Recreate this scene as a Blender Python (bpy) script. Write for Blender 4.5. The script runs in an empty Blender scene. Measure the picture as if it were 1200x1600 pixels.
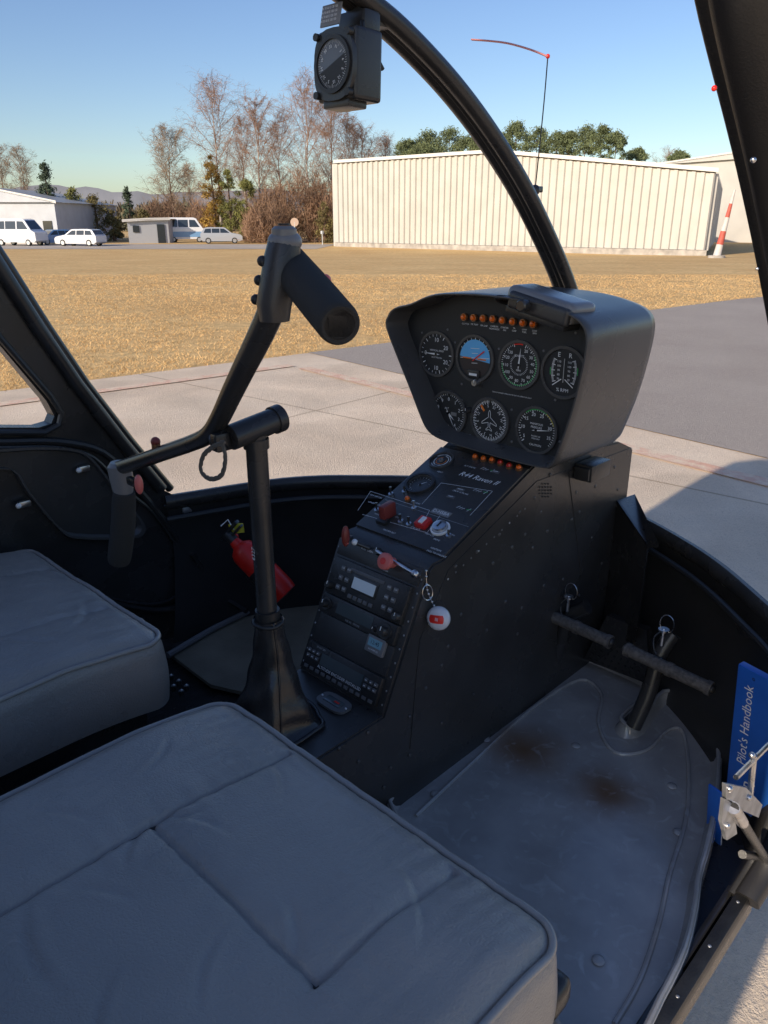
import bpy, bmesh, math, random
import numpy as np
from mathutils import Vector, Matrix, noise
from mathutils.geometry import tessellate_polygon
random.seed(7); np.random.seed(7)
V=Vector
HC=1.4
PIT=math.atan(455.8/1200); YAW=math.radians(43.8)
cp,sp=math.cos(PIT),math.sin(PIT)
AZ=V((math.cos(YAW),math.sin(YAW),0)); RT=V((math.sin(YAW),-math.cos(YAW),0)); ZZ=V((0,0,1))
FW=AZ*cp-ZZ*sp; UP=AZ*sp+ZZ*cp
# surveyed sight lines from the standing point; every point is then fixed on a real plane of the aircraft
def ray(px,py): return RT*(px-600)+UP*(800-py)+FW*1200
def hit(px,py,ax,val):
    r=ray(px,py); return r*(val/r[ax])
def hx(px,py,v): return hit(px,py,0,v)
def hy(px,py,v): return hit(px,py,1,v)
def hz(px,py,v): return hit(px,py,2,v)
def onframe(M,px,py):
    r=ray(px,py); o=M.translation; n=M.col[2].to_3d()
    t=o.dot(n)/r.dot(n); p=M.inverted()@(r*t); return p.x,p.y
# ---------------------------------------------------------------- materials
MATS={}
def mat(name,col,rough=.5,metal=0,ns=0,na=.3,bs=0,bd=.1,spec=.5,col2=None,coat=0,detail=4):
    m=bpy.data.materials.new(name); m.use_nodes=True; nt=m.node_tree; N=nt.nodes; L=nt.links
    b=N['Principled BSDF']; b.inputs['Base Color'].default_value=(*col,1); b.inputs['Roughness'].default_value=rough
    b.inputs['Metallic'].default_value=metal; b.inputs['Specular IOR Level'].default_value=spec
    b.inputs['Coat Weight'].default_value=coat
    tc=N.new('ShaderNodeTexCoord')
    if ns:
        n=N.new('ShaderNodeTexNoise'); n.inputs['Scale'].default_value=ns; n.inputs['Detail'].default_value=detail
        L.new(tc.outputs['Object'],n.inputs['Vector'])
        r=N.new('ShaderNodeValToRGB'); r.color_ramp.elements[0].position=.3; r.color_ramp.elements[1].position=.7
        c2=col2 or tuple(c*(1+na) for c in col); c1=col if col2 else tuple(c*(1-na) for c in col)
        r.color_ramp.elements[0].color=(*c1,1); r.color_ramp.elements[1].color=(*c2,1)
        L.new(n.outputs['Fac'],r.inputs['Fac']); L.new(r.outputs['Color'],b.inputs['Base Color'])
        mr=N.new('ShaderNodeMapRange'); mr.inputs['To Min'].default_value=max(0,rough-.08); mr.inputs['To Max'].default_value=min(1,rough+.1)
        L.new(n.outputs['Fac'],mr.inputs['Value']); L.new(mr.outputs['Result'],b.inputs['Roughness'])
    if bs:
        n2=N.new('ShaderNodeTexNoise'); n2.inputs['Scale'].default_value=bs; n2.inputs['Detail'].default_value=6
        L.new(tc.outputs['Object'],n2.inputs['Vector'])
        bp=N.new('ShaderNodeBump'); bp.inputs['Strength'].default_value=bd; bp.inputs['Distance'].default_value=.002
        L.new(n2.outputs['Fac'],bp.inputs['Height']); L.new(bp.outputs['Normal'],b.inputs['Normal'])
    MATS[name]=m; return m
BLK=mat('satin black paint',(.036,.034,.032),.26,ns=14,na=.25,bs=900,bd=.12)
BLK2=mat('console black paint',(.050,.047,.044),.26,ns=9,na=.2,bs=700,bd=.18)
HOOD=mat('hood black paint',(.078,.074,.070),.28,ns=9,na=.12,bs=700,bd=.2)
FACE=mat('panel face black',(.022,.022,.022),.5,bs=1200,bd=.2)
RUB=mat('black rubber',(.026,.025,.024),.42,bs=500,bd=.2)
GLOSS=mat('gloss black paint',(.04,.038,.036),.16,ns=6,na=.2)
FOAM=mat('foam grip',(.068,.065,.06),.95,bs=1500,bd=1,spec=.2)
LEA=mat('grey leather',(.335,.305,.272),.28,ns=7,na=.10,bs=420,bd=.5,coat=.12)
LEAD=mat('leather seam',(.045,.042,.04),.6)
PIP=mat('leather piping',(.36,.33,.295),.26,bs=400,bd=.2)
BOOT=mat('black leather gaiter',(.030,.028,.027),.22,ns=30,na=.3,bs=300,bd=.35,coat=.2)
WHT=mat('white marking',(.9,.89,.85),.5)
DWHT=mat('dim white marking',(.5,.5,.48),.5)
RED=mat('red paint',(.8,.025,.015),.35,ns=20,na=.2)
REDG=mat('red switch guard',(.65,.03,.025),.4)
BRNK=mat('maroon knob',(.24,.04,.03),.4)
PINK=mat('faded red knob',(.75,.18,.15),.35)
AMB=mat('amber lens',(.95,.17,.015),.2,coat=.5)
REDL=mat('red lens',(.7,.03,.02),.2,coat=.5)
BRS=mat('lamp bezel',(.35,.16,.07),.35,metal=.6)
STL=mat('steel',(.7,.69,.68),.28,metal=1,ns=60,na=.2)
ALU=mat('worn aluminium',(.5,.5,.5),.45,metal=.8,ns=40,na=.3)
GRYM=mat('grey plastic',(.22,.21,.20),.36,bs=600,bd=.1)
KEY=mat('dark grey key cap',(.14,.135,.13),.42)
LCD=mat('lcd glass',(.7,.74,.72),.15)
LCDD=mat('dark lcd',(.08,.095,.095),.1,coat=.5)
BLU=mat('blue cover',(.02,.13,.55),.3,ns=15,na=.1,coat=.3)
SKYB=mat('attitude blue',(.14,.52,.9),.4)
GRN=mat('green arc',(.05,.45,.1),.5)
YEL=mat('yellow arc',(.85,.7,.03),.5)
ORG=mat('orange marking',(.9,.22,.02),.5)
TAN=mat('worn rubber tread',(.06,.056,.05),.7,ns=160,na=.9,col2=(.18,.16,.14),bs=900,bd=.6)
# ---------------------------------------------------------------- mesh builder
TXT={}
def textmesh(s,shear):
    k=(s,shear)
    if k in TXT: return TXT[k]
    cu=bpy.data.curves.new('t','FONT'); cu.body=s; cu.size=1; cu.align_x='CENTER'; cu.align_y='CENTER'; cu.shear=shear; cu.resolution_u=2
    ob=bpy.data.objects.new('t',cu); bpy.context.scene.collection.objects.link(ob)
    bpy.context.view_layer.update()
    me=bpy.data.meshes.new_from_object(ob.evaluated_get(bpy.context.evaluated_depsgraph_get()))
    r=([v.co.copy() for v in me.vertices],[tuple(p.vertices) for p in me.polygons])
    bpy.data.objects.remove(ob); bpy.data.curves.remove(cu); bpy.data.meshes.remove(me)
    TXT[k]=r; return r
class MB:
    def __init__(s,M=None): s.v=[];s.f=[];s.m=[];s.mats=[];s.M=M or Matrix()
    def mi(s,m):
        if m not in s.mats: s.mats.append(m)
        return s.mats.index(m)
    def add(s,vs,fs,m):
        o=len(s.v); k=s.mi(m); M=s.M
        s.v.extend([M@V(p) for p in vs])
        for f in fs: s.f.append(tuple(i+o for i in f)); s.m.append(k)
    def box(s,c,sz,m,bev=0,R=None,seg=2):
        bm=bmesh.new(); bmesh.ops.create_cube(bm,size=1)
        for v in bm.verts: v.co=V((v.co.x*sz[0],v.co.y*sz[1],v.co.z*sz[2]))
        if bev: bmesh.ops.bevel(bm,geom=bm.edges[:],offset=bev,segments=seg,affect='EDGES',profile=.6)
        bm.verts.index_update(); c=V(c)
        s.add([c+((R@v.co) if R else v.co) for v in bm.verts],[[v.index for v in f.verts] for f in bm.faces],m); bm.free()
    def tube(s,path,r,m,n=12,cap=True,closed=False,flat=None):
        path=[V(p) for p in path]; N=len(path); rs=r if isinstance(r,(list,tuple)) else [r]*N
        vs=[];fs=[];prev=None
        for i,p in enumerate(path):
            a=path[(i-1)%N] if (closed or i>0) else p; b=path[(i+1)%N] if (closed or i<N-1) else p
            t=(b-a).normalized()
            if prev is None:
                u=t.cross(ZZ); 
                if u.length<.1: u=t.cross(V((1,0,0)))
                u.normalize()
            else:
                u=prev-t*prev.dot(t); u.normalize()
            prev=u; w=t.cross(u)
            for k in range(n):
                an=2*math.pi*k/n
                vs.append(p+(u*math.cos(an)+w*math.sin(an)*(flat or 1))*rs[i])
        for i in range(N if closed else N-1):
            j=(i+1)%N
            for k in range(n):
                k2=(k+1)%n; fs.append((i*n+k,i*n+k2,j*n+k2,j*n+k))
        if cap and not closed:
            fs.append(tuple(range(n))[::-1]); fs.append(tuple(range((N-1)*n,N*n)))
        s.add(vs,fs,m)
    def cyl(s,a,b,r,m,n=16,r2=None): s.tube([a,b],[r,r2 if r2 is not None else r],m,n)
    def rev(s,prof,m,n=24,M=None):
        vs=[];fs=[]
        for (r,z) in prof:
            for k in range(n):
                a=2*math.pi*k/n; p=V((r*math.cos(a),r*math.sin(a),z)); vs.append(M@p if M else p)
        for i in range(len(prof)-1):
            for k in range(n):
                k2=(k+1)%n; fs.append((i*n+k,i*n+k2,(i+1)*n+k2,(i+1)*n+k))
        if prof[0][0]>1e-6: fs.append(tuple(range(n))[::-1])
        if prof[-1][0]>1e-6: fs.append(tuple(range((len(prof)-1)*n,len(prof)*n)))
        s.add(vs,fs,m)
    def ring(s,c,r1,r2,z1,z2,m,n=32):
        vs=[];
        for (r,z) in ((r1,z1),(r1,z2),(r2,z2),(r2,z1)):
            for k in range(n):
                a=2*math.pi*k/n; vs.append((c[0]+r*math.cos(a),c[1]+r*math.sin(a),z))
        fs=[]
        for i in range(3):
            for k in range(n):
                k2=(k+1)%n; fs.append((i*n+k,i*n+k2,(i+1)*n+k2,(i+1)*n+k))
        s.add(vs,fs,m)
    def disc(s,c,r,z,m,n=28,a0=0,a1=2*math.pi):
        full=abs(a1-a0-2*math.pi)<1e-6
        vs=[(c[0]+r*math.cos(a0+(a1-a0)*k/(n if full else n-1)),c[1]+r*math.sin(a0+(a1-a0)*k/(n if full else n-1)),z) for k in range(n)]
        s.add(vs,[tuple(range(n))],m)
    def sph(s,c,r,m,n=10,sc=(1,1,1)):
        prof=[(math.sin(math.pi*i/n)*r,-math.cos(math.pi*i/n)*r) for i in range(n+1)]
        prof[0]=(1e-7,-r);prof[-1]=(1e-7,r)
        s.rev(prof,m,n*2,Matrix.Translation(c)@Matrix.Diagonal((*sc,1)))
    def prism(s,poly,ext,m):
        poly=[V(p) for p in poly]; ext=V(ext); n=len(poly)
        tr=tessellate_polygon([poly]); vs=poly+[p+ext for p in poly]
        fs=[tuple(t) for t in tr]+[tuple(i+n for i in t[::-1]) for t in tr]+[(i,(i+1)%n,(i+1)%n+n,i+n) for i in range(n)]
        s.add(vs,fs,m)
    def poly(s,poly,m):
        poly=[V(p) for p in poly]; s.add(poly,[tuple(t) for t in tessellate_polygon([poly])],m)
    def loft(s,rings,m,cap0=False,cap1=False,closed=True):
        n=len(rings[0]); vs=[V(p) for r in rings for p in r]; fs=[]
        for i in range(len(rings)-1):
            for k in range(n if closed else n-1):
                k2=(k+1)%n; fs.append((i*n+k,i*n+k2,(i+1)*n+k2,(i+1)*n+k))
        s.add(vs,fs,m)
        if cap0: s.poly(rings[0],m)
        if cap1: s.poly(rings[-1],m)
    def text(s,t,size,x,y,z,m,ang=0,shear=0):
        vs,fs=textmesh(t,shear); c,sn=math.cos(ang),math.sin(ang)
        s.add([(x+size*(v.x*c-v.y*sn),y+size*(v.x*sn+v.y*c),z) for v in vs],fs,m)
    def line(s,a,b,w,z,m):
        a=V((a[0],a[1]));b=V((b[0],b[1]));d=(b-a).normalized();n=V((-d.y,d.x))*w/2
        s.add([(*(a-n),z),(*(b-n),z),(*(b+n),z),(*(a+n),z)],[(0,1,2,3)],m)
WL={}
COL=bpy.context.scene.collection
def meta(o,label,cat,group,kind):
    if label: o['label']=label
    if cat: o['category']=cat
    if group: o['group']=group
    if kind: o['kind']=kind
def fin(mb,name,parent=None,label=None,cat=None,group=None,kind=None,sharp=38,origin=None):
    me=bpy.data.meshes.new(name)
    co=np.array([tuple(v) for v in mb.v]); c=V((co.min(0)+co.max(0))/2) if origin is None else V(origin)
    co=co-np.array(c)
    me.from_pydata(co.tolist(),[],mb.f); 
    for m in mb.mats: me.materials.append(m)
    me.polygons.foreach_set('material_index',mb.m)
    me.polygons.foreach_set('use_smooth',[True]*len(mb.f))
    bm=bmesh.new(); bm.from_mesh(me)
    if len(mb.f)<60000 and sharp: bmesh.ops.recalc_face_normals(bm,faces=bm.faces); 
    bm.to_mesh(me); bm.free()
    if sharp: me.set_sharp_from_angle(angle=math.radians(sharp))
    me.update()
    o=bpy.data.objects.new(name,me); COL.objects.link(o)
    w=c+V((0,0,HC)); o.location=w; WL[o.name]=w
    if parent:
        o.parent=parent; o.location=w-WL[parent.name]
    meta(o,label,cat,group,kind); return o
def root(name,loc,label,cat,group=None,parent=None):
    o=bpy.data.objects.new(name,None); o.empty_display_size=.2; COL.objects.link(o)
    w=V(loc)+V((0,0,HC)); o.location=w; WL[o.name]=w
    if parent: o.parent=parent; o.location=w-WL[parent.name]
    meta(o,label,cat,group,None); return o
def smooth(pts,n=6,closed=False):
    pts=[V(p) for p in pts]; out=[]; N=len(pts)
    for i in range(N if closed else N-1):
        p0=pts[(i-1)%N] if (closed or i>0) else pts[i]; p1=pts[i]; p2=pts[(i+1)%N]; p3=pts[(i+2)%N] if (closed or i+2<N) else p2
        for k in range(n):
            t=k/n; out.append(.5*((2*p1)+(p2-p0)*t+(2*p0-5*p1+4*p2-p3)*t*t+(3*p1-p0-3*p2+p3)*t**3))
    if not closed: out.append(pts[-1])
    return out
# ================================================================ GROUND
def gz(d): return -HC-max(0,min(1,(d-15)/45))*1.0
def B(r,d,z=None): 
    p=RT*r+AZ*d; p.z=gz(d) if z is None else z; return p
def BP(px,d,h=0): 
    p=B((px-600)/1284*d,d); p.z+=h; return p
def ztop(py,d): return (344.2-py)*d/1284   # height relative to the eye of something seen at this elevation
def groundmat(name,c1,c2,c3,s1,s2,rough=.9,bump=.5,bs=60,lo=.5,hi=.7,mx3=.8):
    m=bpy.data.materials.new(name); m.use_nodes=True; N=m.node_tree.nodes; L=m.node_tree.links; b=N['Principled BSDF']
    b.inputs['Roughness'].default_value=rough; b.inputs['Specular IOR Level'].default_value=.2
    g=N.new('ShaderNodeNewGeometry')
    def nz(s,d=6):
        n=N.new('ShaderNodeTexNoise'); n.inputs['Scale'].default_value=s; n.inputs['Detail'].default_value=d; n.inputs['Roughness'].default_value=.65; L.new(g.outputs['Position'],n.inputs['Vector']); return n
    a=nz(s1);c=nz(s2)
    r=N.new('ShaderNodeValToRGB'); r.color_ramp.elements[0].position=.35;r.color_ramp.elements[1].position=.65
    r.color_ramp.elements[0].color=(*c1,1); r.color_ramp.elements[1].color=(*c2,1); L.new(a.outputs['Fac'],r.inputs['Fac'])
    mx=N.new('ShaderNodeMixRGB'); mx.inputs['Color2'].default_value=(*c3,1); L.new(r.outputs['Color'],mx.inputs['Color1'])
    mr=N.new('ShaderNodeMapRange'); mr.inputs['From Min'].default_value=lo; mr.inputs['From Max'].default_value=hi; mr.inputs['To Max'].default_value=mx3
    L.new(c.outputs['Fac'],mr.inputs['Value']); L.new(mr.outputs['Result'],mx.inputs['Fac']); L.new(mx.outputs['Color'],b.inputs['Base Color'])
    n=nz(bs,4); bp=N.new('ShaderNodeBump'); bp.inputs['Strength'].default_value=bump; bp.inputs['Distance'].default_value=.02
    L.new(n.outputs['Fac'],bp.inputs['Height']); L.new(bp.outputs['Normal'],b.inputs['Normal'])
    return m,N,L,b,mx,g
GRASS=groundmat('dry grass',(.68,.43,.18),(.80,.56,.26),(.42,.28,.12),.3,5,bump=.8,bs=35,lo=.42,hi=.7,mx3=.85)[0]
ASPH=groundmat('asphalt',(.37,.32,.28),(.43,.38,.335),(.50,.45,.40),.5,60,bump=.6,bs=150)[0]
CONC,N_,L_,b_,mx_,g_=groundmat('concrete',(.80,.645,.485),(.88,.735,.57),(.60,.49,.38),.9,70,bump=.6,bs=120,mx3=.5)
br=N_.new('ShaderNodeTexBrick'); br.offset=0; br.inputs['Scale'].default_value=1; br.inputs['Brick Width'].default_value=4.2; br.inputs['Row Height'].default_value=4.2
br.inputs['Mortar Size'].default_value=.012; br.inputs['Color1'].default_value=(1,1,1,1); br.inputs['Color2'].default_value=(.95,.94,.93,1); br.inputs['Mortar'].default_value=(.68,.64,.6,1)
mp=N_.new('ShaderNodeMapping'); mp.inputs['Rotation'].default_value=(0,0,math.radians(-4)); L_.new(g_.outputs['Position'],mp.inputs['Vector']); L_.new(mp.outputs['Vector'],br.inputs['Vector'])
mm=N_.new('ShaderNodeMixRGB'); mm.blend_type='MULTIPLY'; mm.inputs['Fac'].default_value=1
L_.new(mx_.outputs['Color'],mm.inputs['Color1']); L_.new(br.outputs['Color'],mm.inputs['Color2'])
st=N_.new('ShaderNodeTexNoise'); st.inputs['Scale'].default_value=1.3; st.inputs['Detail'].default_value=8; st.inputs['Distortion'].default_value=.6; L_.new(g_.outputs['Position'],st.inputs['Vector'])
mr=N_.new('ShaderNodeMapRange'); mr.inputs['From Min'].default_value=.35; mr.inputs['From Max'].default_value=.7; mr.inputs['To Min'].default_value=.80; mr.inputs['To Max'].default_value=1.05; L_.new(st.outputs['Fac'],mr.inputs['Value'])
m2=N_.new('ShaderNodeMixRGB'); m2.blend_type='MULTIPLY'; m2.inputs['Fac'].default_value=1; L_.new(mm.outputs['Color'],m2.inputs['Color1']); L_.new(mr.outputs['Result'],m2.inputs['Color2']); L_.new(m2.outputs['Color'],b_.inputs['Base Color'])
STRIPE=groundmat('faded red paint on concrete',(.72,.42,.30),(.78,.55,.42),(.80,.65,.49),3,9,lo=.42,hi=.6,mx3=1)[0]
ROAD=groundmat('pale gravel road',(.44,.39,.33),(.54,.48,.41),(.36,.31,.26),.3,3)[0]
mb=MB(); ds=[-60,-20,0,15,22,30,40,50,60,90,150,400,1200,6000]; rsx=[-6000,-900,-200,-80,-30,0,30,80,200,900,6000]
vs=[B(r,d) for d in ds for r in rsx]; n=len(rsx)
mb.add(vs,[(i*n+j,i*n+j+1,(i+1)*n+j+1,(i+1)*n+j) for i in range(len(ds)-1) for j in range(n-1)],GRASS)
fin(mb,'grass_field',kind='structure',sharp=0)
def sheet(name,pl,m,h):
    mb=MB(); 
    for p in pl: mb.poly([B(r,d,gz(d)+h) for r,d in p],m)
    fin(mb,name,kind='structure',sharp=0)
P0=(-.85,8.72)
sheet('taxiway',[[P0,(6.7,15),(34,15),(34,-2.2),(8,-2.2),(2.38,4.65)],[(6.7,15),(60.9,60),(140,60),(34,15)]],ASPH,.008)
sheet('concrete_apron',[[P0,(2.38,4.65),(8,-2.2),(34,-2.2),(34,-40),(-40,-40),(-40,-23.8)]],CONC,.004)
def strip(a,b,w):
    a=V(a);b=V(b);d=(b-a).normalized();nn=V((-d.y,d.x))*w/2
    return [tuple(a-nn),tuple(b-nn),tuple(b+nn),tuple(a+nn)]
mb=MB()
for a,b in (((-12,-1.3),(-.95,7.9)),((-.8,7.75),(2.2,4.1)),((2.2,4.1),(6.5,-1.2))):
    mb.poly([B(r,d,-HC+.012) for r,d in strip(a,b,.14)],STRIPE)
fin(mb,'painted_apron_line',kind='structure',sharp=0)
sheet('access_road',[[(-120,72),(-6,72),(-5,86),(-120,90)]],ROAD,.02)
def blades(n,d0,d1,name):
    mb=MB(); m=mat('dry grass blades',(.72,.48,.22),.9,ns=.8,na=.2,spec=.1)
    vs=[];fs=[]
    k=0
    while k<n:
        d=d0+(d1-d0)*random.random()**1.5; r=random.uniform(-.5,.52)*d
        if d < 9.46+.83*r+.14*noise.noise(V((r*2.2,0,0)))+random.uniform(-.08,.1): continue
        if noise.noise(V((r*1.2,d*1.2,4)))<random.uniform(-.7,.0): continue
        h=random.uniform(.008,.028); w=random.uniform(.0015,.0035)*(1+d/12); a=random.uniform(0,6.28); z=gz(d)
        c=B(r,d,z); dx=V((math.cos(a)*w,math.sin(a)*w,0)); tip=c+V((random.uniform(-.03,.03),random.uniform(-.03,.03),h))
        o=len(vs); vs+=[c-dx,c+dx,tip]; fs.append((o,o+1,o+2)); k+=1
    mb.add(vs,fs,m); fin(mb,name,kind='stuff',label='short dry golden grass blades along the field',sharp=0)
blades(80000,5,26,'grass')
# ================================================================ BUILDINGS
CREAM=mat('cream metal cladding',(.52,.50,.455),.5,ns=.7,na=.06)
TRIM=mat('white roof trim',(.70,.68,.64),.5)
ROOFM=mat('grey sheet roof',(.3,.31,.32),.5)
DARKW=mat('dark window',(.03,.04,.05),.1)
PLINTH=mat('concrete plinth',(.4,.37,.33),.8,ns=2)
def corrug(mb,a,b,za,zb,tops,m,pitch,depth):
    d=(b-a); Ln=d.length; d.normalize(); nn=V((d.y,-d.x,0)); k=int(Ln/pitch); vs=[];fs=[]
    prof=[(0,0),(.42,0),(.5,depth),(.9,depth),(1,0)]
    pts=[]
    for i in range(k):
        for (u,w) in prof[:-1]: pts.append(((i+u)/k,w))
    pts.append((1,0))
    for t,w in pts:
        p=a+d*Ln*t+nn*w; zb_=za+(zb-za)*t
        vs+=[V((p.x,p.y,zb_)),V((p.x,p.y,tops(t)))]
    fs=[(2*i,2*i+2,2*i+3,2*i+1) for i in range(len(pts)-1)]
    mb.add(vs,fs,m)
A=BP(523,80); C=BP(1108,57); A2=V((A.x,A.y,0)); C2=V((C.x,C.y,0))
def along(px):
    best=min((abs((lambda p:(p.dot(RT)/p.dot(AZ)*1284+600))(A2+(C2-A2)*t/400)-px),t/400) for t in range(401)); return best[1]
tp=along(765); dpk=(A2+(C2-A2)*tp).dot(AZ)
zA=ztop(264,80); zP=ztop(250,dpk); zC=ztop(277,57)
tops=lambda t: zA+(zP-zA)*t/tp if t<tp else zP+(zC-zP)*(t-tp)/(1-tp)
H=root('hangar',(A+C)/2,'long cream corrugated metal hangar beside the grass field','building')
mb=MB(); corrug(mb,A2,C2,-HC-.6,-HC-.55,tops,CREAM,.62,.14)
fin(mb,'wall',H,label='sunlit ribbed cream front wall',sharp=20)
back=AZ*26+RT*11; back.z=0
mb=MB(); corrug(mb,C2,C2+back,-HC-.6,-HC-.6,lambda t:zC,CREAM,.66,.2); fin(mb,'wall',H,sharp=20)
mb=MB(); corrug(mb,A2+back,A2,-HC-1,-HC-1,lambda t:zA,CREAM,.66,.2); fin(mb,'wall',H,sharp=20)
Pk=A2+(C2-A2)*tp
mb=MB(); 
r0=[V((p.x,p.y,z)) for p,z in ((A2,zA),(Pk,zP),(C2,zC))]
r0=[p+V((0,0,.06)) for p in r0]; mb.loft([r0,[p+back for p in r0]],ROOFM,closed=False); fin(mb,'roof',H)
mb=MB(); off=-AZ*.4
for a,b in ((0,1),(1,2)):
    mb.loft([[r0[a]+off,r0[a]+off+V((0,0,.26)),r0[a]-off*.3+V((0,0,.26)),r0[a]-off*.3],[r0[b]+off,r0[b]+off+V((0,0,.26)),r0[b]-off*.3+V((0,0,.26)),r0[b]-off*.3]],TRIM,True,True)
fin(mb,'roof_trim',H)
mb=MB(); n_=-AZ*.35
mb.loft([[A2+n_+V((0,0,-HC-1)),A2+n_+V((0,0,-HC-.62)),A2+V((0,0,-HC-.62))],[C2+n_+V((0,0,-HC-1.2)),C2+n_+V((0,0,-HC-.57)),C2+V((0,0,-HC-.57))]],PLINTH,True,True); fin(mb,'plinth',H)
def shed(name,label,pl,pr,dl,dr,ytl,ytr,depth,peak=0,m=CREAM,door=None):
    a=BP(pl,dl);b=BP(pr,dr); R=root(name,(a+b)/2,label,'building'); mb=MB()
    za,zb=ztop(ytl,dl),ztop(ytr,dr); bk=AZ*depth
    mb.loft([[a,b,b+bk,a+bk],[V((a.x,a.y,za)),V((b.x,b.y,zb)),V((b.x,b.y,zb))+bk,V((a.x,a.y,za))+bk]],m); fin(mb,'wall',R)
    mb=MB(); ov=.4; d=(b-a).normalized()
    p=[V((a.x,a.y,za))-d*ov-AZ*ov,V((b.x,b.y,zb))+d*ov-AZ*ov,V((b.x,b.y,zb))+d*ov+bk,V((a.x,a.y,za))-d*ov+bk]
    mid0=(p[0]+p[1])/2+V((0,0,peak)); mid1=(p[2]+p[3])/2+V((0,0,peak))
    mb.loft([[p[0],mid0,p[1]],[p[3],mid1,p[2]]],ROOFM,closed=False)
    mb.loft([[q+V((0,0,.15)) for q in (p[0],mid0,p[1])],[q-V((0,0,.12)) for q in (p[0],mid0,p[1])]],TRIM,closed=False)
    mb.poly([p[0],mid0,p[1]],m); fin(mb,'roof',R)
    if door:
        for (x0,x1,y0,y1) in door:
            mb=MB()
            q=[B((x-600)/1284*(dl+(dr-dl)*(x-pl)/(pr-pl)-.1),dl+(dr-dl)*(x-pl)/(pr-pl)-.1,ztop(y,dl+(dr-dl)*(x-pl)/(pr-pl))) for x,y in ((x0,y1),(x1,y1),(x1,y0),(x0,y0))]
            mb.prism(q,AZ*.05,DARKW); fin(mb,'window',R)
    return R
WHB=mat('white painted wall',(.5,.52,.55),.6,ns=1,na=.08)
GRW=mat('light grey wall',(.45,.47,.5),.6)
shed('hangar','tall cream hangar standing behind the long hangar',1010,1330,98,90,266,244,30,.8)
shed('hangar','white gabled airfield hall with dark windows',-130,88,92,88,318,318,20,1.6,WHB,[(-10,30,343,352),(-60,-20,343,352),(66,80,345,380)])
shed('kiosk','small light grey flat-roofed container cabin by the road',198,262,90,92,345,342,3,.05,GRW,[(206,216,352,362),(244,256,350,378)])
mb=MB(); STR=[mat('weathered white band',(.6,.56,.52),.6,ns=4,na=.1),mat('faded red band',(.5,.10,.07),.6,ns=4,na=.2)]
p=BP(1128,50); q=BP(1141,50,3.9)
for i in range(5):
    mb.cyl(p+(q-p)*i/5,p+(q-p)*(i+1)/5,.24-.035*i,STR[i%2],14,.24-.035*(i+1))
R=root('windsock_mast',p,'red and white striped mast beside the hangar','mast'); fin(mb,'mast_shaft',R)
mb=MB(); mb.cyl(p,p+V((0,0,.15)),.5,PLINTH,16); fin(mb,'mast_foot',R)
for px,py0 in ((460,347),(503,362)):
    d=84; p=BP(px,d); mb=MB(); top=V((p.x,p.y,ztop(py0,d))); mb.cyl(p,top,.06,ALU,8)
    R=root('road_sign' if px<500 else 'marker_post',p,'round pale sign on a thin pole by the road' if px<500 else 'short white wooden marker post on the grass','sign' if px<500 else 'post')
    fin(mb,'post',R)
    mb=MB()
    if px<500:
        mb.rev([(1e-6,0),(.42,0),(.42,.05),(1e-6,.05)],mat('pale sign plate',(.5,.36,.27),.5),20,Matrix.Translation(top)@(-AZ).to_track_quat('Z','Y').to_matrix().to_4x4()); fin(mb,'sign_plate',R)
    else:
        mb.box(top,(.25,.25,.3),WHB,.02); fin(mb,'post_cap',R)
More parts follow.
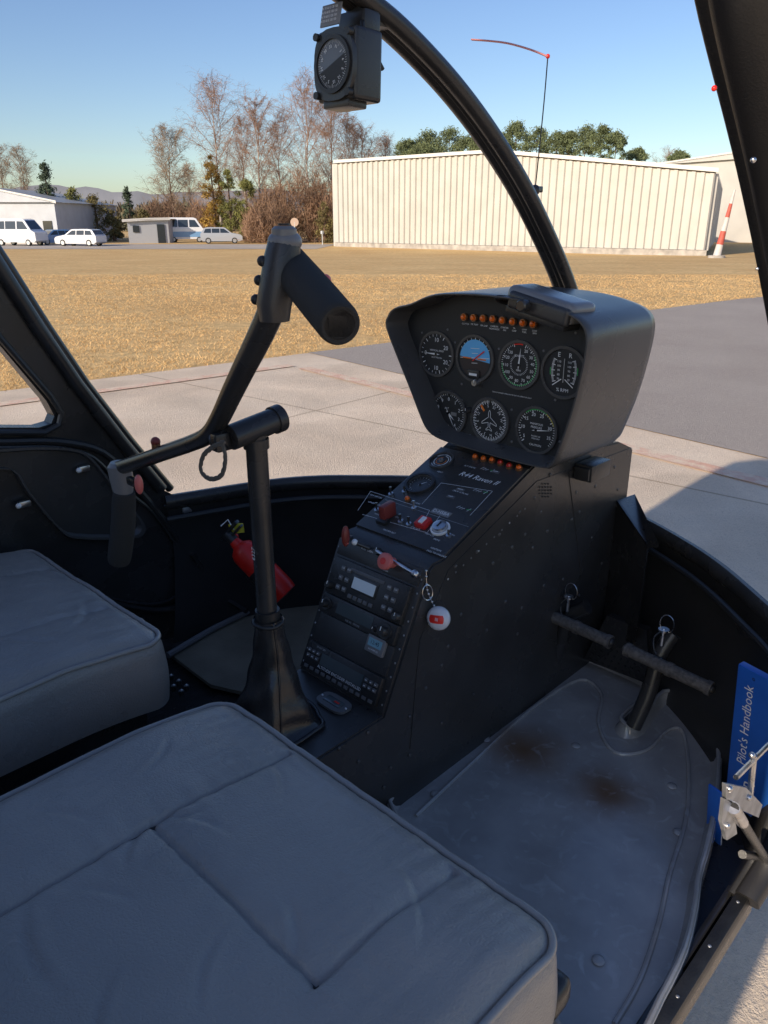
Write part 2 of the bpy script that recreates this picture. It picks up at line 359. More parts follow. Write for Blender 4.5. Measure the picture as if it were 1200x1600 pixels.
# ================================================================ TREES
BIRCH=mat('birch bark',(.42,.36,.31),.8,ns=3,na=.5)
BARK=mat('brown bark',(.16,.1,.07),.9,ns=4,na=.3)
TWB=mat('reddish birch twigs',(.30,.175,.11),.9)
TWG=mat('grey brown twigs',(.28,.2,.13),.9)
def twig(vs,fs,a,b,w):
    d=(b-a); n=d.cross(V((random.uniform(-1,1),random.uniform(-1,1),random.uniform(-1,1))))
    if n.length<1e-5: return
    n=n.normalized()*w; o=len(vs); vs+=[a-n,a+n,b+n*.4,b-n*.4]; fs.append((o,o+1,o+2,o+3))
def baretree(px,d,ytop,wpx,bark=BIRCH,tw=TWB,dens=1.0,low=.15,label='tall bare birch tree with reddish twigs',droop=.25,name='birch_tree',grp='bare trees behind the field'):
    p=BP(px,d); zt=ztop(ytop,d); Hh=(zt-p.z)*.91; spread=wpx/1284*d/2*.9
    R=root(name,p,label,'tree',grp); T=MB(); vs=[];fs=[]
    tr=[p+V((random.uniform(-.015,.015)*Hh*(i/8),random.uniform(-.015,.015)*Hh*(i/8),Hh*i/8*.97)) for i in range(9)]
    r0=Hh*.010
    T.tube(tr,[r0*(1.05-i/8) for i in range(9)],bark,6)
    nb=int(34*dens)
    for i in range(nb):
        h=low+(.97-low)*(i+random.random())/nb; k=h*8; j=int(k); a=tr[j]+(tr[min(8,j+1)]-tr[j])*(k-j)
        an=random.uniform(0,6.28); shape=math.sin(math.pi*min(1,(h-low)/(1-low)*.75+.22))**.7
        Lb=spread*shape*random.uniform(.6,1.15); el=random.uniform(.6,1.1)+.3*h
        dr=V((math.cos(an)*math.cos(el),math.sin(an)*math.cos(el),math.sin(el)))
        pts=[a]; Lf=Lb/max(.35,math.cos(el))*.85
        Lf=min(Lf,Hh*.33,Hh*(1.12-h)*.85)
        for s in range(4):
            dr=(dr+V((random.uniform(-.25,.25),random.uniform(-.25,.25),-.02))).normalized(); pts.append(pts[-1]+dr*Lf/4)
        T.tube(pts,[r0*.4*(1.1-h),r0*.3*(1.1-h),r0*.2,r0*.12,r0*.06],bark if h<.5 else tw,4)
        for s in range(int(10)):
            t=random.uniform(.2,1)*3.99; j=int(t); q=pts[j]+(pts[j+1]-pts[j])*(t-j)
            d2=(dr*.6+V((random.uniform(-1,1),random.uniform(-1,1),random.uniform(-.3,.9)))).normalized(); L2=Lf*random.uniform(.2,.42)
            m=q+d2*L2; twig(vs,fs,q,m,.020); 
            for u in range(9):
                w0=q+(m-q)*random.uniform(.15,1); d3=(d2*.5+V((random.uniform(-1,1),random.uniform(-1,1),random.uniform(-.6,.7)-droop))).normalized()
                w1=w0+d3*L2*random.uniform(.3,.7); twig(vs,fs,w0,w1,.010)
                for x in range(2):
                    w2=w0+(w1-w0)*random.uniform(.2,1); twig(vs,fs,w2,w2+(d3+V((random.uniform(-1,1),random.uniform(-1,1),random.uniform(-.8,.4)-droop))).normalized()*L2*.35,.0065)
    fin(T,'trunk',R,sharp=0); mb=MB(); mb.add(vs,fs,tw); fin(mb,'crown',R,sharp=0)
for a in [(345,104,136,115),(408,100,150,75),(483,98,134,125),(520,108,155,120),(566,112,205,105),(440,112,180,95),(604,118,218,90),(385,122,190,100),(548,104,190,95)]:
    baretree(a[0],a[1],a[2],a[3],dens=1.1)
baretree(272,95,205,110,BARK,TWG,1.1,.25,'bare spreading tree with grey brown branches',.1,name='bare_tree')
baretree(300,120,262,70,BARK,TWG,.8,.2,'bare spreading tree with grey brown branches',.1,name='bare_tree')
baretree(12,110,232,60,BARK,TWG,.8,.3,'bare tree behind the white hall',.1,name='bare_tree')
baretree(45,115,236,60,BARK,TWG,.8,.3,'bare tree behind the white hall',.1,name='bare_tree')
baretree(1030,150,238,60,BARK,TWG,.7,.3,'bare tree top behind the hangar',.1,name='bare_tree')
def brush(name,label,boxes,m,n,ln=.9,w=.03,kind='stuff'):
    vs=[];fs=[]
    for (x0,x1,yt,d) in boxes:
        for i in range(int(n*(x1-x0)/60)):
            dd=d+random.uniform(-3,3); x=random.uniform(x0,x1); p=BP(x,dd); e=(abs((x-(x0+x1)/2)/(x1-x0)*2))**3
            hh=(ztop(yt,dd)-p.z)*(1-.5*e)*(.72+.55*noise.noise(V((x*.05,d,0)))+.25*noise.noise(V((x*.17,d,3))))
            z=p.z+hh*random.random()**.9
            a=V((p.x,p.y,z)); twig(vs,fs,a,a+V((random.uniform(-.6,.6),random.uniform(-.6,.6),random.uniform(-.2,1)))*ln*random.uniform(.5,1.2),w)
    mb=MB(); mb.add(vs,fs,m); fin(mb,name,kind=kind,label=label,sharp=0)
TW3=mat('brown undergrowth',(.24,.145,.09),.9,ns=.25,na=.45)
brush('undergrowth','tangled leafless brown undergrowth beneath the birches',[(395,525,262,96),(480,526,240,96),(380,440,310,92),(215,300,300,118),(290,330,305,112),(520,620,235,125)],TW3,4200,1.3,.028)
def leafy(px,d,ytop,ybot,wpx,m,shape,name,label,n=1600,sz=.3,grp=None,trunk=True):
    p=BP(px,d); zt=ztop(ytop,d); zb=max(ztop(ybot,d),p.z+.1); Rr=wpx/1284*d/2; R=root(name,p,label,'tree' if 'tree' in name else 'bush',grp)
    mb=MB(); mb.tube([p,p+V((.1,0,(zt-p.z)*.5)),p+V((0,.1,(zt-p.z)*.9))],[.16,.12,.04],BARK,6); fin(mb,'trunk',R)
    vs=[];fs=[]; cl=[]
    for i in range(60):
        t=random.random(); 
        if shape=='cone': rr=Rr*(1-t)**.8+.1
        elif shape=='col': rr=Rr*(math.sin(math.pi*min(1,t*.85+.15)))**.5
        elif shape=='pine': t=t**.6; rr=Rr*math.sin(math.pi*min(1,t*.8+.15))
        else: rr=Rr*math.sqrt(max(0,1-(t)**2.2))
        a=random.uniform(0,6.28); q=rr*random.uniform(.3,1)
        cl.append((V((p.x+math.cos(a)*q,p.y+math.sin(a)*q,zb+(zt-zb)*t*.97)),Rr*random.uniform(.12,.28)))
    cl.append((V((p.x,p.y,zt-.2)),Rr*.12))
    for i in range(n):
        c,cr=random.choice(cl); o=V((random.gauss(0,.5),random.gauss(0,.5),random.gauss(0,.38)))*cr*1.2+c
        u=V((random.uniform(-1,1),random.uniform(-1,1),random.uniform(-1,1))).normalized()*sz; w=V((random.uniform(-1,1),random.uniform(-1,1),random.uniform(-1,1))).normalized()*sz*.45
        k=len(vs); vs+=[o-u*.5,o+w,o+u]; fs.append((k,k+1,k+2))
    mb=MB(); mb.add(vs,fs,m); fin(mb,'crown',R,sharp=0)
CONI=mat('dark conifer needles',(.07,.1,.06),.9,ns=.6,na=.4)
CONG=mat('olive needles',(.2,.2,.06),.9,ns=.6,na=.4)
CONY=mat('golden thuja foliage',(.46,.29,.07),.9,ns=.6,na=.4)
PINEM=mat('pine needles',(.15,.18,.08),.9,ns=.4,na=.4)
BUSH=mat('autumn bush leaves',(.17,.14,.055),.9,ns=.5,na=.5)
leafy(80,100,262,345,44,CONI,'cone','conifer_tree','dark pointed spruce beside the white hall',2600,.3)
leafy(203,120,296,338,22,CONI,'cone','conifer_tree','small dark spruce among bushes',1200,.3)
leafy(335,100,252,374,46,CONY,'col','thuja_tree','golden brown column-shaped conifer',5000,.26)
leafy(360,99,272,374,42,CONG,'col','thuja_tree','olive green column-shaped conifer',4600,.26)
leafy(387,98,286,374,42,CONG,'col','thuja_tree','olive green column-shaped conifer',4600,.26)
leafy(506,92,318,380,34,BUSH,'round','bush','brown leafy bush at the hangar corner',1800,.22)
for (x,yt,w,m) in ((118,298,44,CONG),(150,308,46,BUSH),(175,330,36,BUSH),(225,330,40,BUSH),(100,330,34,CONI),(135,320,38,CONG)):
    leafy(x,100,yt,376,w,m,'round','bush','green and brown hedge bush behind the parked cars',2200,.27,'bushes behind the parked cars')
for (x,yt,w) in ((636,234,56),(668,224,60),(700,216,62),(728,226,56),(762,230,60),(782,222,50),(800,208,56),(832,216,56),(862,222,52),(880,218,44),(905,210,56),(930,214,50),(952,224,44),(660,238,60),(745,228,60),(985,246,36),(1050,248,36)):
    leafy(x,118+random.uniform(-6,8),yt+random.uniform(-3,3),262,w,PINEM,'pine','pine_tree','dark green pine rising behind the hangar roof',3000,.3,'pines behind the hangar')
HILL=mat('haze tinted wooded hills',(.19,.2,.23),1,ns=.01,na=.2,spec=0)  # bluish grey base colour stands in for distance haze
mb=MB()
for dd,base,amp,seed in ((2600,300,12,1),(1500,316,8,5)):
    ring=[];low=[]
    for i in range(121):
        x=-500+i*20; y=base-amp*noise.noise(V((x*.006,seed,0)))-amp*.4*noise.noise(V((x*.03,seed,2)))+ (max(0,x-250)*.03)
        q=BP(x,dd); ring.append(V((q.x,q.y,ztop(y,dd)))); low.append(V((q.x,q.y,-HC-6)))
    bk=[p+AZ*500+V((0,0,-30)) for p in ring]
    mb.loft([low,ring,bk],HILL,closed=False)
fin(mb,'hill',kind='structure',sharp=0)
FW_=mat('far woodland',(.22,.16,.11),1,ns=.05,na=.4,col2=(.12,.13,.08))
brush('far_woodland','distant mixed woodland edge seen as one brown mass',[(60,620,322,190),(-200,120,330,190),(150,330,315,230)],FW_,1500,2.2,.28)
# ================================================================ VEHICLES
PW=mat('white car paint',(.68,.69,.72),.25,coat=.6); PBc=mat('blue car paint',(.16,.32,.55),.3,coat=.6); PS=mat('silver car paint',(.38,.4,.44),.3,coat=.6)
TYRE=mat('tyre rubber',(.02,.02,.02),.8); GLS=mat('tinted car glass',(.03,.04,.05),.08,coat=.5); HDL=mat('headlamp glass',(.6,.62,.65),.1); TLL=mat('tail lamp',(.4,.02,.02),.2)
def vehicle(name,label,cat,px,d,L,W,Hh,prof,belt,wins,paint,yaw,lower=None,front=1):
    p=BP(px,d); R=root(name,p,label,cat,'vehicles parked along the road')
    M=Matrix.Translation(p)@Matrix.Rotation(math.atan2(RT.y,RT.x)+yaw,4,'Z')
    def wy(z): return W/2*(1 if z<belt else 1-.2*(z-belt)/(Hh-belt))
    mb=MB(M); n=len(prof)
    a=[V((x*L,-wy(z*Hh),z*Hh)) for x,z in prof]; b=[V((x*L,wy(z*Hh),z*Hh)) for x,z in prof]
    mb.loft([a,b],paint); mb.poly(a,paint); mb.poly(b,paint)
    if lower:
        for s in (-1,1): mb.box((0,s*(W/2+.004),Hh*.33),(L*.9,.012,Hh*.22),lower)
    fin(mb,'body',R,sharp=30)
    for wl in wins:
        for s in (-1,1):
            mb=MB(M); mb.poly([V((x*L,s*(wy(z*Hh)+.015),z*Hh)) for x,z in wl],GLS)
            fin(mb,'side_window',R)
    for i in range(n):
        (x1,z1),(x2,z2)=prof[i],prof[(i+1)%n]
        if min(z1,z2)*Hh>=belt-.08 and abs(z1-z2)>.15:
            nrm=V(((z2-z1)*Hh,0,-(x2-x1)*L)).normalized()
            if nrm.x*(x1+x2)<0: nrm=-nrm
            o=nrm*.015; mb=MB(M)
            f=lambda x,z,s:V((x*L,s*wy(z*Hh)*.88,z*Hh))+o
            q=[(x1+(x2-x1)*.08,z1+(z2-z1)*.08),(x1+(x2-x1)*.9,z1+(z2-z1)*.9)]
            mb.poly([f(*q[0],-1),f(*q[0],1),f(*q[1],1),f(*q[1],-1)],GLS); fin(mb,'windscreen',R)
    for x in (-.32,.31):
        for s in (-1,1):
            mb=MB(M@Matrix.Translation((x*L,s*(W/2-.1),.32))@Matrix.Rotation(math.pi/2,4,'X'))
            mb.rev([(.12,-.13),(.29,-.13),(.32,-.09),(.32,.09),(.29,.13),(.2,.13)],TYRE,18); mb.rev([(1e-6,-.135),(.2,-.135),(.2,.135),(1e-6,.135)],ALU,14); fin(mb,'wheel',R)
    for s in (-1,1):
        mb=MB(M); mb.box((front*L*.485,s*W*.38,Hh*.43),(.1,.32,.16),HDL,.03); fin(mb,'headlight',R)
        mb=MB(M); mb.box((-front*L*.488,s*W*.41,Hh*.5),(.08,.16,.3),TLL,.02); fin(mb,'tail_light',R)
VAN=[(-.5,.17),(-.5,.55),(-.485,.62),(-.46,.97),(-.43,1),(.2,1),(.26,.96),(.41,.58),(.49,.5),(.5,.2),(.44,.14),(-.44,.14)]
CAR=[(-.5,.25),(-.5,.6),(-.48,.66),(-.4,.95),(-.3,1),(.05,.99),(.1,.96),(.24,.66),(.46,.55),(.5,.45),(.5,.2),(.42,.15),(-.44,.15)]
vw=[[(-.44,.62),(-.42,.9),(-.2,.91),(-.2,.62)],[(-.18,.62),(-.18,.91),(.06,.91),(.06,.62)],[(.09,.62),(.09,.91),(.23,.9),(.34,.62)]]
cw=[[(-.42,.66),(-.37,.9),(-.24,.92),(-.24,.66)],[(-.22,.66),(-.22,.92),(-.04,.92),(-.04,.66)],[(-.02,.66),(-.02,.92),(.07,.91),(.2,.66)]]
vehicle('van','white passenger van parked by the hall','van',28,82,5.0,1.9,2.55,VAN,1.45,vw,PW,math.radians(-15))
vehicle('parked_car','blue hatchback parked between the white vehicles','car',80,86,4.0,1.75,1.5,CAR,.95,cw,PBc,math.radians(230))
vehicle('parked_car','white estate car parked on the road edge','car',122,81,4.7,1.8,1.6,CAR,.98,cw,PW,math.radians(165))
vehicle('van','white and blue camper van parked beside the kiosk','van',290,95,4.6,1.9,2.7,VAN,1.5,vw,PW,math.radians(10),lower=PBc)
vehicle('parked_car','silver estate car parked under the conifers','car',344,90,4.5,1.8,1.7,CAR,1.0,cw,PS,math.radians(12))
# ================================================================ HELICOPTER
YC=.74; FL=-.855
HE=root('helicopter',(.2,YC,-HC),'black helicopter cockpit with open door standing on the apron','helicopter')
mb=MB()
half=[(.63,.77),(.56,.98),(.50,1.08),(.43,1.15),(.34,1.23),(.25,1.29),(.13,1.35),(.0,1.38)]
def outl(s,dx=0,xx=None):
    L=[( -1.0,YC+.62*s)]+[(x+dx,YC+y*s) for y,x in half]; L+=[(x+dx,YC-y*s) for y,x in half[-2::-1]]+[(-1.0,YC-.62*s)]
    return L
fl=[V((x,min(y,1.384) if y>YC else max(y,.19),FL-.012)) for x,y in outl(1.04,-.03)]
mb.prism(fl,(0,0,-.05),BLK); fin(mb,'cabin_floor',HE)
mb=MB(); rings=[]
for s,dx,z in ((1.0,0,-.55),(1.012,.01,-.60),(1.012,.012,-.68),(1.0,.0,-.76),(.98,-.015,-.82),(.97,-.03,FL-.012),(.8,-.14,-.93)):
    o=outl(s,dx)[1:-2] 
    rings.append(smooth([V((x,y,z)) for x,y in o],4))
mb.loft(rings,GLOSS,closed=False)
fin(mb,'nose_shell',HE,label='curved gloss black lower nose shell')
mb=MB(); mb.tube([p+V((0,0,.0)) for p in rings[0]],.012,BLK,10,flat=1.3); mb.tube([V((p.x*.985,YC+(p.y-YC)*.97,-.58)) for p in rings[0]],.006,RUB,8)
fin(mb,'windshield_sill',HE)
mb=MB(); rr=[]
for x,w,z0,z1 in ((-.95,.62,-.93,.42),(-1.6,.6,-.95,.5),(-2.3,.35,-.75,.45),(-3.2,.12,-.4,.1),(-6.5,.07,-.25,-.05)):
    rr.append([V((x,YC+w*math.copysign(abs(math.cos(a))**.6,math.cos(a)),(z0+z1)/2+(z1-z0)/2*math.copysign(abs(math.sin(a))**.6,math.sin(a)))) for a in [2*math.pi*k/20 for k in range(20)]])
mb.loft(rr,BLK,True,True); fin(mb,'fuselage',HE)
mb=MB(); fr=[]
for z,w,x0,x1 in ((.38,.62,-1.85,-.95),(.9,.60,-1.7,-1.0),(1.12,.56,-1.6,-1.05),(1.22,.46,-1.5,-1.12)):
    fr.append([V((x0,YC-w*.8,z)),V((x0,YC+w*.8,z)),V((x1-.1,YC+w,z)),V((x1,YC+w*.8,z)),V((x1,YC-w*.8,z)),V((x1-.1,YC-w,z))])
mb.loft(fr,BLK,False,True); mb.cyl((-1.3,YC,1.15),(-1.3,YC,1.8),.06,ALU,14); fin(mb,'sun_blocking_fairing',HE)  # unseen mast fairing, made broad and tall to keep sun off the cabin
LIN=mat('pale grey headliner',(.7,.66,.62),.9,bs=300,bd=.4)
mb=MB(); 
for y in (YC-.6,YC+.6): mb.box((-.40,y,.41),(1.2,.06,.03),BLK,.01)
for x in (-.95,.17): mb.box((x,YC,.408),(.07,1.2,.03),BLK,.01)
mb.box((-.4,YC,.409),(1.1,.05,.026),BLK,.008); fin(mb,'opened_roof_frame',HE)  # unseen roof cut down to an open frame so sky light fills the cabin
mb=MB(); y=YC+.95
mb.tube([(-2,y,-HC+.04),(1.1,y,-HC+.04),(1.3,y,-HC+.08),(1.42,y,-HC+.16)],.035,BLK,12)
mb.tube(smooth([(.15,y,-HC+.05),(.15,y-.25,-HC+.3),(.15,YC,FL-.1)],5),.03,BLK,10); mb.tube(smooth([(-1.2,y,-HC+.05),(-1.2,y-.25,-HC+.3),(-1.2,YC,FL-.1)],5),.03,BLK,10)
fin(mb,'landing_skid',HE)
bow=[(485,-60),(560,0),(608,38),(654,82),(700,132),(742,185),(781,242),(816,301),(849,368),(872,420),(890,470),(907,525)]
bp=[hy(x,y,YC) for x,y in bow]+[V((1.345,YC,-.28)),V((1.37,YC,-.40)),V((1.37,YC,-.5))]; bp=smooth(bp,5)
mb=MB()
for s in (-1,1): mb.tube([p+V((0,s*.011,0)) for p in bp],.0115,BLK,12)
mb.tube([p+V((-.004,0,0)) for p in bp],.008,RUB,8); mb.tube([p+V((.007,0,.001)) for p in bp],.012,BLK,8)
fin(mb,'windshield_bow',HE,label='curved black twin-tube windshield centre bow')
pp=[(1165,-260,.145),(1180,-100,.145),(1190,0,.145),(1232,250,.15),(1260,450,.152),(1282,650,.155),(1296,780,.155),(1320,950,.155)]
pth=[hy(x,y,v) for x,y,v in pp]+[V((.885,.157,-.50)),V((.935,.165,-.60)),V((.955,.17,-.70)),V((.935,.175,-.79)),V((.88,.183,-.835))]
pth=smooth(pth,6)
def sweep(mb,path,w,t,m,mid=None):
    rings=[]
    for i,p in enumerate(path):
        a=path[max(0,i-1)];b=path[min(len(path)-1,i+1)]; d=(b-a).normalized(); n=d.cross(V((0,1,0))).normalized()
        rg=[]
        for k in range(16):
            an=2*math.pi*k/16; c,s_=math.cos(an),math.sin(an)
            rg.append(p+n*math.copysign(abs(c)**.5,c)*w/2+V((0,1,0))*math.copysign(abs(s_)**.5,s_)*t/2)
        rings.append(rg)
    mb.loft(rings,m,True,True)
POST=mat('door post dark paint',(.020,.019,.019),.45,bs=900,bd=.15)
mb=MB(); sweep(mb,pth,.042,.030,POST)
sweep(mb,[p+V((-.004,.018,0)) for p in pth],.016,.010,RUB)
fin(mb,'door_post',HE,label='near black door post with rubber seal')
for x,y,r,m in ((1177,250,.0012,STL),(1116,138,.001,RED),(1183,420,.0007,STL)):
    mb=MB(); mb.sph(hy(x,y,.129),r,m,8); fin(mb,'screw',HE)
SILL=mat('door sill black paint',(.022,.022,.022),.4,ns=30,na=.3,bs=300,bd=.3)
mb=MB()
mb.box((.33,.189,-.838),(1.12,.018,.024),SILL,.006); mb.box((.33,.206,-.846),(1.12,.010,.024),GLOSS,.003)
mb.loft([[V((x,.182,-.848)),V((x,.21,-.875)),V((x,.5,-.92))] for x in (-.9,0,.9)],SILL,closed=False)
for i in range(9): mb.sph((.86-.09*i,.189,-.826),.0022,ALU,6,(1,1,.4))
fin(mb,'door_sill',HE)
# left side wall/door
YL=1.385
E=[(-220,95),(-100,268),(0,418),(60,512),(120,600),(190,690),(252,764)]
Wn=[(0,668),(60,668),(80,662),(85,650),(72,626),(0,540),(-150,345),(-300,150)]
E3=[hy(x,y,YL) for x,y in E]; W3=[hy(x,y,YL) for x,y in Wn]; zb=W3[0].z
poly=E3+[V((.84,YL,-.575)),V((.90,YL,-.66)),V((.91,YL,-.77)),V((.88,YL,FL-.03)),V((-.95,YL,FL-.03)),V((-.95,YL,zb)),V((W3[0].x-.3,YL,zb))]+W3
mb=MB(); mb.prism(poly,(0,.03,0),BLK)
fin(mb,'side_wall',HE)
mb=MB(); 
mb.tube([hy(x,y,YL-.006) for x,y in E],.013,BLK,10)
mb.tube([hy(x+14,y,YL+.004) for x,y in E],.009,GLOSS,10)
fin(mb,'windshield_post',HE)
mb=MB()
seal=[(-80,688),(0,690),(90,690),(160,706),(205,752),(255,812),(292,866),(308,900),(296,934),(262,952),(215,950),(150,935),(60,912),(-80,880)]
mb.tube(smooth([hy(x,y,YL-.006) for x,y in seal],4),.007,RUB,8)
sl2=[(x-14 if x>100 else x,y+ (9 if y<760 else -9)) for x,y in seal]
mb.tube(smooth([hy(x,y,YL-.006) for x,y in sl2],4),.004,BLK,8)
inner=[(-60,702),(0,698),(60,695),(120,700),(150,722),(190,775),(222,812),(226,832),(205,842),(120,842),(90,828),(40,770),(10,730),(-60,730)]
rg=[hy(x,y,YL-.003) for x,y in inner]; rg=smooth(rg,3,True); c=sum(rg,V())/len(rg)
mb.loft([rg,[p+V((0,-.010,0))+(c-p)*.03 for p in rg],[p+V((0,-.010,0))+(c-p)*.08 for p in rg],[p+V((0,-.002,0))+(c-p)*.12 for p in rg]],HOOD)
mb.poly([p+V((0,-.002,0))+(c-p)*.12 for p in rg],BLK2)
fin(mb,'door',HE,label='black door lining with rubber seal and map pocket panel')
for x,y in ((38,787),(131,732)):
    mb=MB(); q=hy(x,y,YL-.014); mb.box(q,(.022,.01,.012),STL,.003); mb.sph(q+V((-.012,-.004,0)),.005,WHT,8); fin(mb,'door_button',HE)
mb=MB(); q=hy(300,793,YL-.02); mb.box(q,(.05,.012,.014),ALU,.003); mb.cyl(hy(255,790,YL-.02),q,.004,BLK,8)
fin(mb,'door_latch',HE)
mb=MB(); mb.tube([hy(x,y,YL-.008) for x,y in ((-60,680),(0,676),(70,676),(92,664),(96,646),(78,618),(0,528),(-120,370))],.006,RUB,8); fin(mb,'window_seal',HE)
mb=MB(); mb.box((-.96,YC,-.25),(.04,1.24,1.22),LIN,.01); fin(mb,'rear_bulkhead',HE)
# ---------------------------------------------------------------- floor tray (loose plastic mat)
TRAYM=mat('worn plastic floor tray',(.40,.375,.34),.17,ns=11,na=.18,bs=25,bd=.6,coat=.5)
nt=TRAYM.node_tree; N=nt.nodes; L=nt.links; b=N['Principled BSDF']; src=b.inputs['Base Color'].links[0].from_socket
b.inputs['Coat Roughness'].default_value=.15
g=N.new('ShaderNodeNewGeometry')
cur=src
for (x,y,rad) in ((820,1172,.092),(948,1240,.076)):
    q=hz(x,y,-.848)+V((0,0,HC)); ds_=N.new('ShaderNodeVectorMath'); ds_.operation='DISTANCE'; ds_.inputs[1].default_value=q; L.new(g.outputs['Position'],ds_.inputs[0])
    nn=N.new('ShaderNodeTexNoise'); nn.inputs['Scale'].default_value=14; nn.inputs['Detail'].default_value=5; L.new(g.outputs['Position'],nn.inputs['Vector'])
    ad=N.new('ShaderNodeMath'); ad.operation='MULTIPLY_ADD'; ad.inputs[1].default_value=.05; L.new(nn.outputs['Fac'],ad.inputs[0]); L.new(ds_.outputs['Value'],ad.inputs[2])
    mr=N.new('ShaderNodeMapRange'); mr.interpolation_type='SMOOTHSTEP'; mr.inputs['From Min'].default_value=rad+.035; mr.inputs['From Max'].default_value=.02; mr.inputs['To Max'].default_value=.9; L.new(ad.outputs[0],mr.inputs['Value'])
    mx=N.new('ShaderNodeMixRGB'); mx.inputs['Color2'].default_value=(.20,.092,.030,1); L.new(mr.outputs['Result'],mx.inputs['Fac']); L.new(cur,mx.inputs['Color1']); cur=mx.outputs['Color']
sc=N.new('ShaderNodeTexNoise'); sc.inputs['Scale'].default_value=30; sc.inputs['Detail'].default_value=8; sc.inputs['Distortion'].default_value=1.5; L.new(g.outputs['Position'],sc.inputs['Vector'])
mr=N.new('ShaderNodeMapRange'); mr.inputs['From Min'].default_value=.56; mr.inputs['From Max'].default_value=.75; mr.inputs['To Max'].default_value=.45; L.new(sc.outputs['Fac'],mr.inputs['Value'])
mx=N.new('ShaderNodeMixRGB'); mx.inputs['Color2'].default_value=(.62,.60,.56,1); L.new(mr.outputs['Result'],mx.inputs['Fac']); L.new(cur,mx.inputs['Color1']); L.new(mx.outputs['Color'],b.inputs['Base Color'])
to=[(618,1272),(690,1206),(760,1140),(806,1092),(822,1076),(840,1078),(870,1052),(905,1032),(950,1048),(1000,1072),(1008,1092),(975,1120),(960,1138),(975,1154),(1005,1148),(1030,1112),(1048,1100),(1098,1114),(1110,1180),(1106,1260),(1092,1330),(1076,1385),(1070,1430),(1052,1500),(1015,1575),(975,1640),(900,1640),(800,1500),(700,1370)]
tp3=smooth([hz(x,y,-.848) for x,y in to],3,True); c=sum(tp3,V())/len(tp3)
def offs(pts,d):
    out=[]; n=len(pts)
    for i in range(n):
        a=pts[i-1];b_=pts[(i+1)%n]; t=(b_-a).normalized(); nn=V((t.y,-t.x,0)); out.append(pts[i]+nn*d)
    return out
sg=1 if (offs(tp3,.01)[0]-c).length>(tp3[0]-c).length else -1
mb=MB(); up1=[p+V((0,0,.024)) for p in offs(tp3,sg*.009)]; up0=[p+V((0,0,.006)) for p in offs(tp3,sg*.004)]; lip=[p+V((0,0,.022)) for p in offs(tp3,sg*.014)]; lo_=[p+V((0,0,.004)) for p in offs(tp3,sg*.016)]
mb.loft([lo_,lip,up1,up0,tp3],TRAYM); mb.poly(tp3,TRAYM)
mb.tube(up1,.0038,TRAYM,8,closed=True)
for x,y in ((760,1155),(900,1165),(1050,1228),(1060,1300),(935,1500),(680,1240)):
    q=hz(x,y,-.846); mb.sph(q,.008,TRAYM,8,(1,1,.3))
bd=[hz(x,y,-.846) for x,y in ((650,1275),(740,1190),(830,1108),(905,1062),(940,1085),(935,1130),(960,1175),(1010,1172),(1045,1140),(1070,1150),(1075,1260),(1045,1370),(1030,1440),(1000,1530),(960,1600))]
mb.tube(smooth(bd,4),.0034,TRAYM,8)
fin(mb,'floor_tray',label='worn grey plastic floor tray with brown dirt stains',cat='floor mat')
mb=MB(); OL=mat('olive floor carpet',(.25,.215,.15),.5,ns=9,na=.3,bs=200,bd=.5)
lp=[(268,1028),(330,994),(398,958),(470,915),(560,860),(560,1000),(470,1060),(395,1090),(330,1075)]
mb.prism([hz(x,y,-.855) for x,y in lp],(0,0,.008),OL); fin(mb,'floor_mat',label='olive grey floor mat in the far footwell',cat='floor mat')
mb=MB(); mb.tube([hz(x,y,-.84) for x,y in ((262,1024),(330,984),(400,950),(500,890))],.007,GRYM,8); fin(mb,'floor_edge_strip',HE)
# ---------------------------------------------------------------- centre console
CR,CL=.64,.826
CO=root('center_console',(.9,.733,FL),None,None,parent=HE)
side=[(.36,FL),(.36,-.668),(.667,-.665),(.762,-.465),(.770,-.459),(.792,-.459),(1.007,-.371),(1.03,-.362),(1.30,-.385),(1.36,-.41),(1.36,-.55),(1.29,FL)]
mb=MB()
bm=bmesh.new(); vsb=[bm.verts.new((x,CR,z)) for x,z in side]; f=bm.faces.new(vsb); r_=bmesh.ops.extrude_face_region(bm,geom=[f]); 
for v in [e for e in r_['geom'] if isinstance(e,bmesh.types.BMVert)]: v.co.y=CL
bmesh.ops.recalc_face_normals(bm,faces=bm.faces)
bmesh.ops.bevel(bm,geom=[e for e in bm.edges if abs(e.verts[0].co.y-e.verts[1].co.y)<1e-6],offset=.003,segments=2,affect='EDGES')
bm.verts.index_update(); mb.add([v.co.copy() for v in bm.verts],[[v.index for v in f.verts] for f in bm.faces],BLK2); bm.free()
def rivet(x,y,r=.0028,m=BLK): 
    q=hy(x,y,CR-.001); mb.sph(q,r,m,6,(1,.6,1))
rv=[(712,885),(745,862),(780,835),(812,800),(835,778),(860,742),(900,770),(905,800),(925,840),(940,880),(800,855),(770,880),(820,835),(700,1010),(690,1040),(665,1075),(640,1120),(815,950),(790,940),(760,985),(808,990),(845,800),(832,856),(855,830),(893,812),(930,760),(960,730),(965,765),(880,905),(905,930),(850,915),(720,960),(640,1180),(690,1130),(740,1085),(600,1230),(610,1200),(560,1190),(530,1170),(575,1145)]
for x,y in rv: rivet(x,y,.0032,m=HOOD)
for i in range(11): rivet(700+ i*12,905-i*11,.0018,ALU if i%4==0 else KEY)
for i in range(5):
    for j in range(5):
        if (i-2)**2+(j-2)**2<6:
            q=hy(852+(i-2)*4.5,766+(j-2)*5,CR-.0018); mb.rev([(1e-6,0),(.0015,0),(.0015,.001),(1e-6,.001)],FACE,6,Matrix.Translation(q)@Matrix.Rotation(math.pi/2,4,'X'))
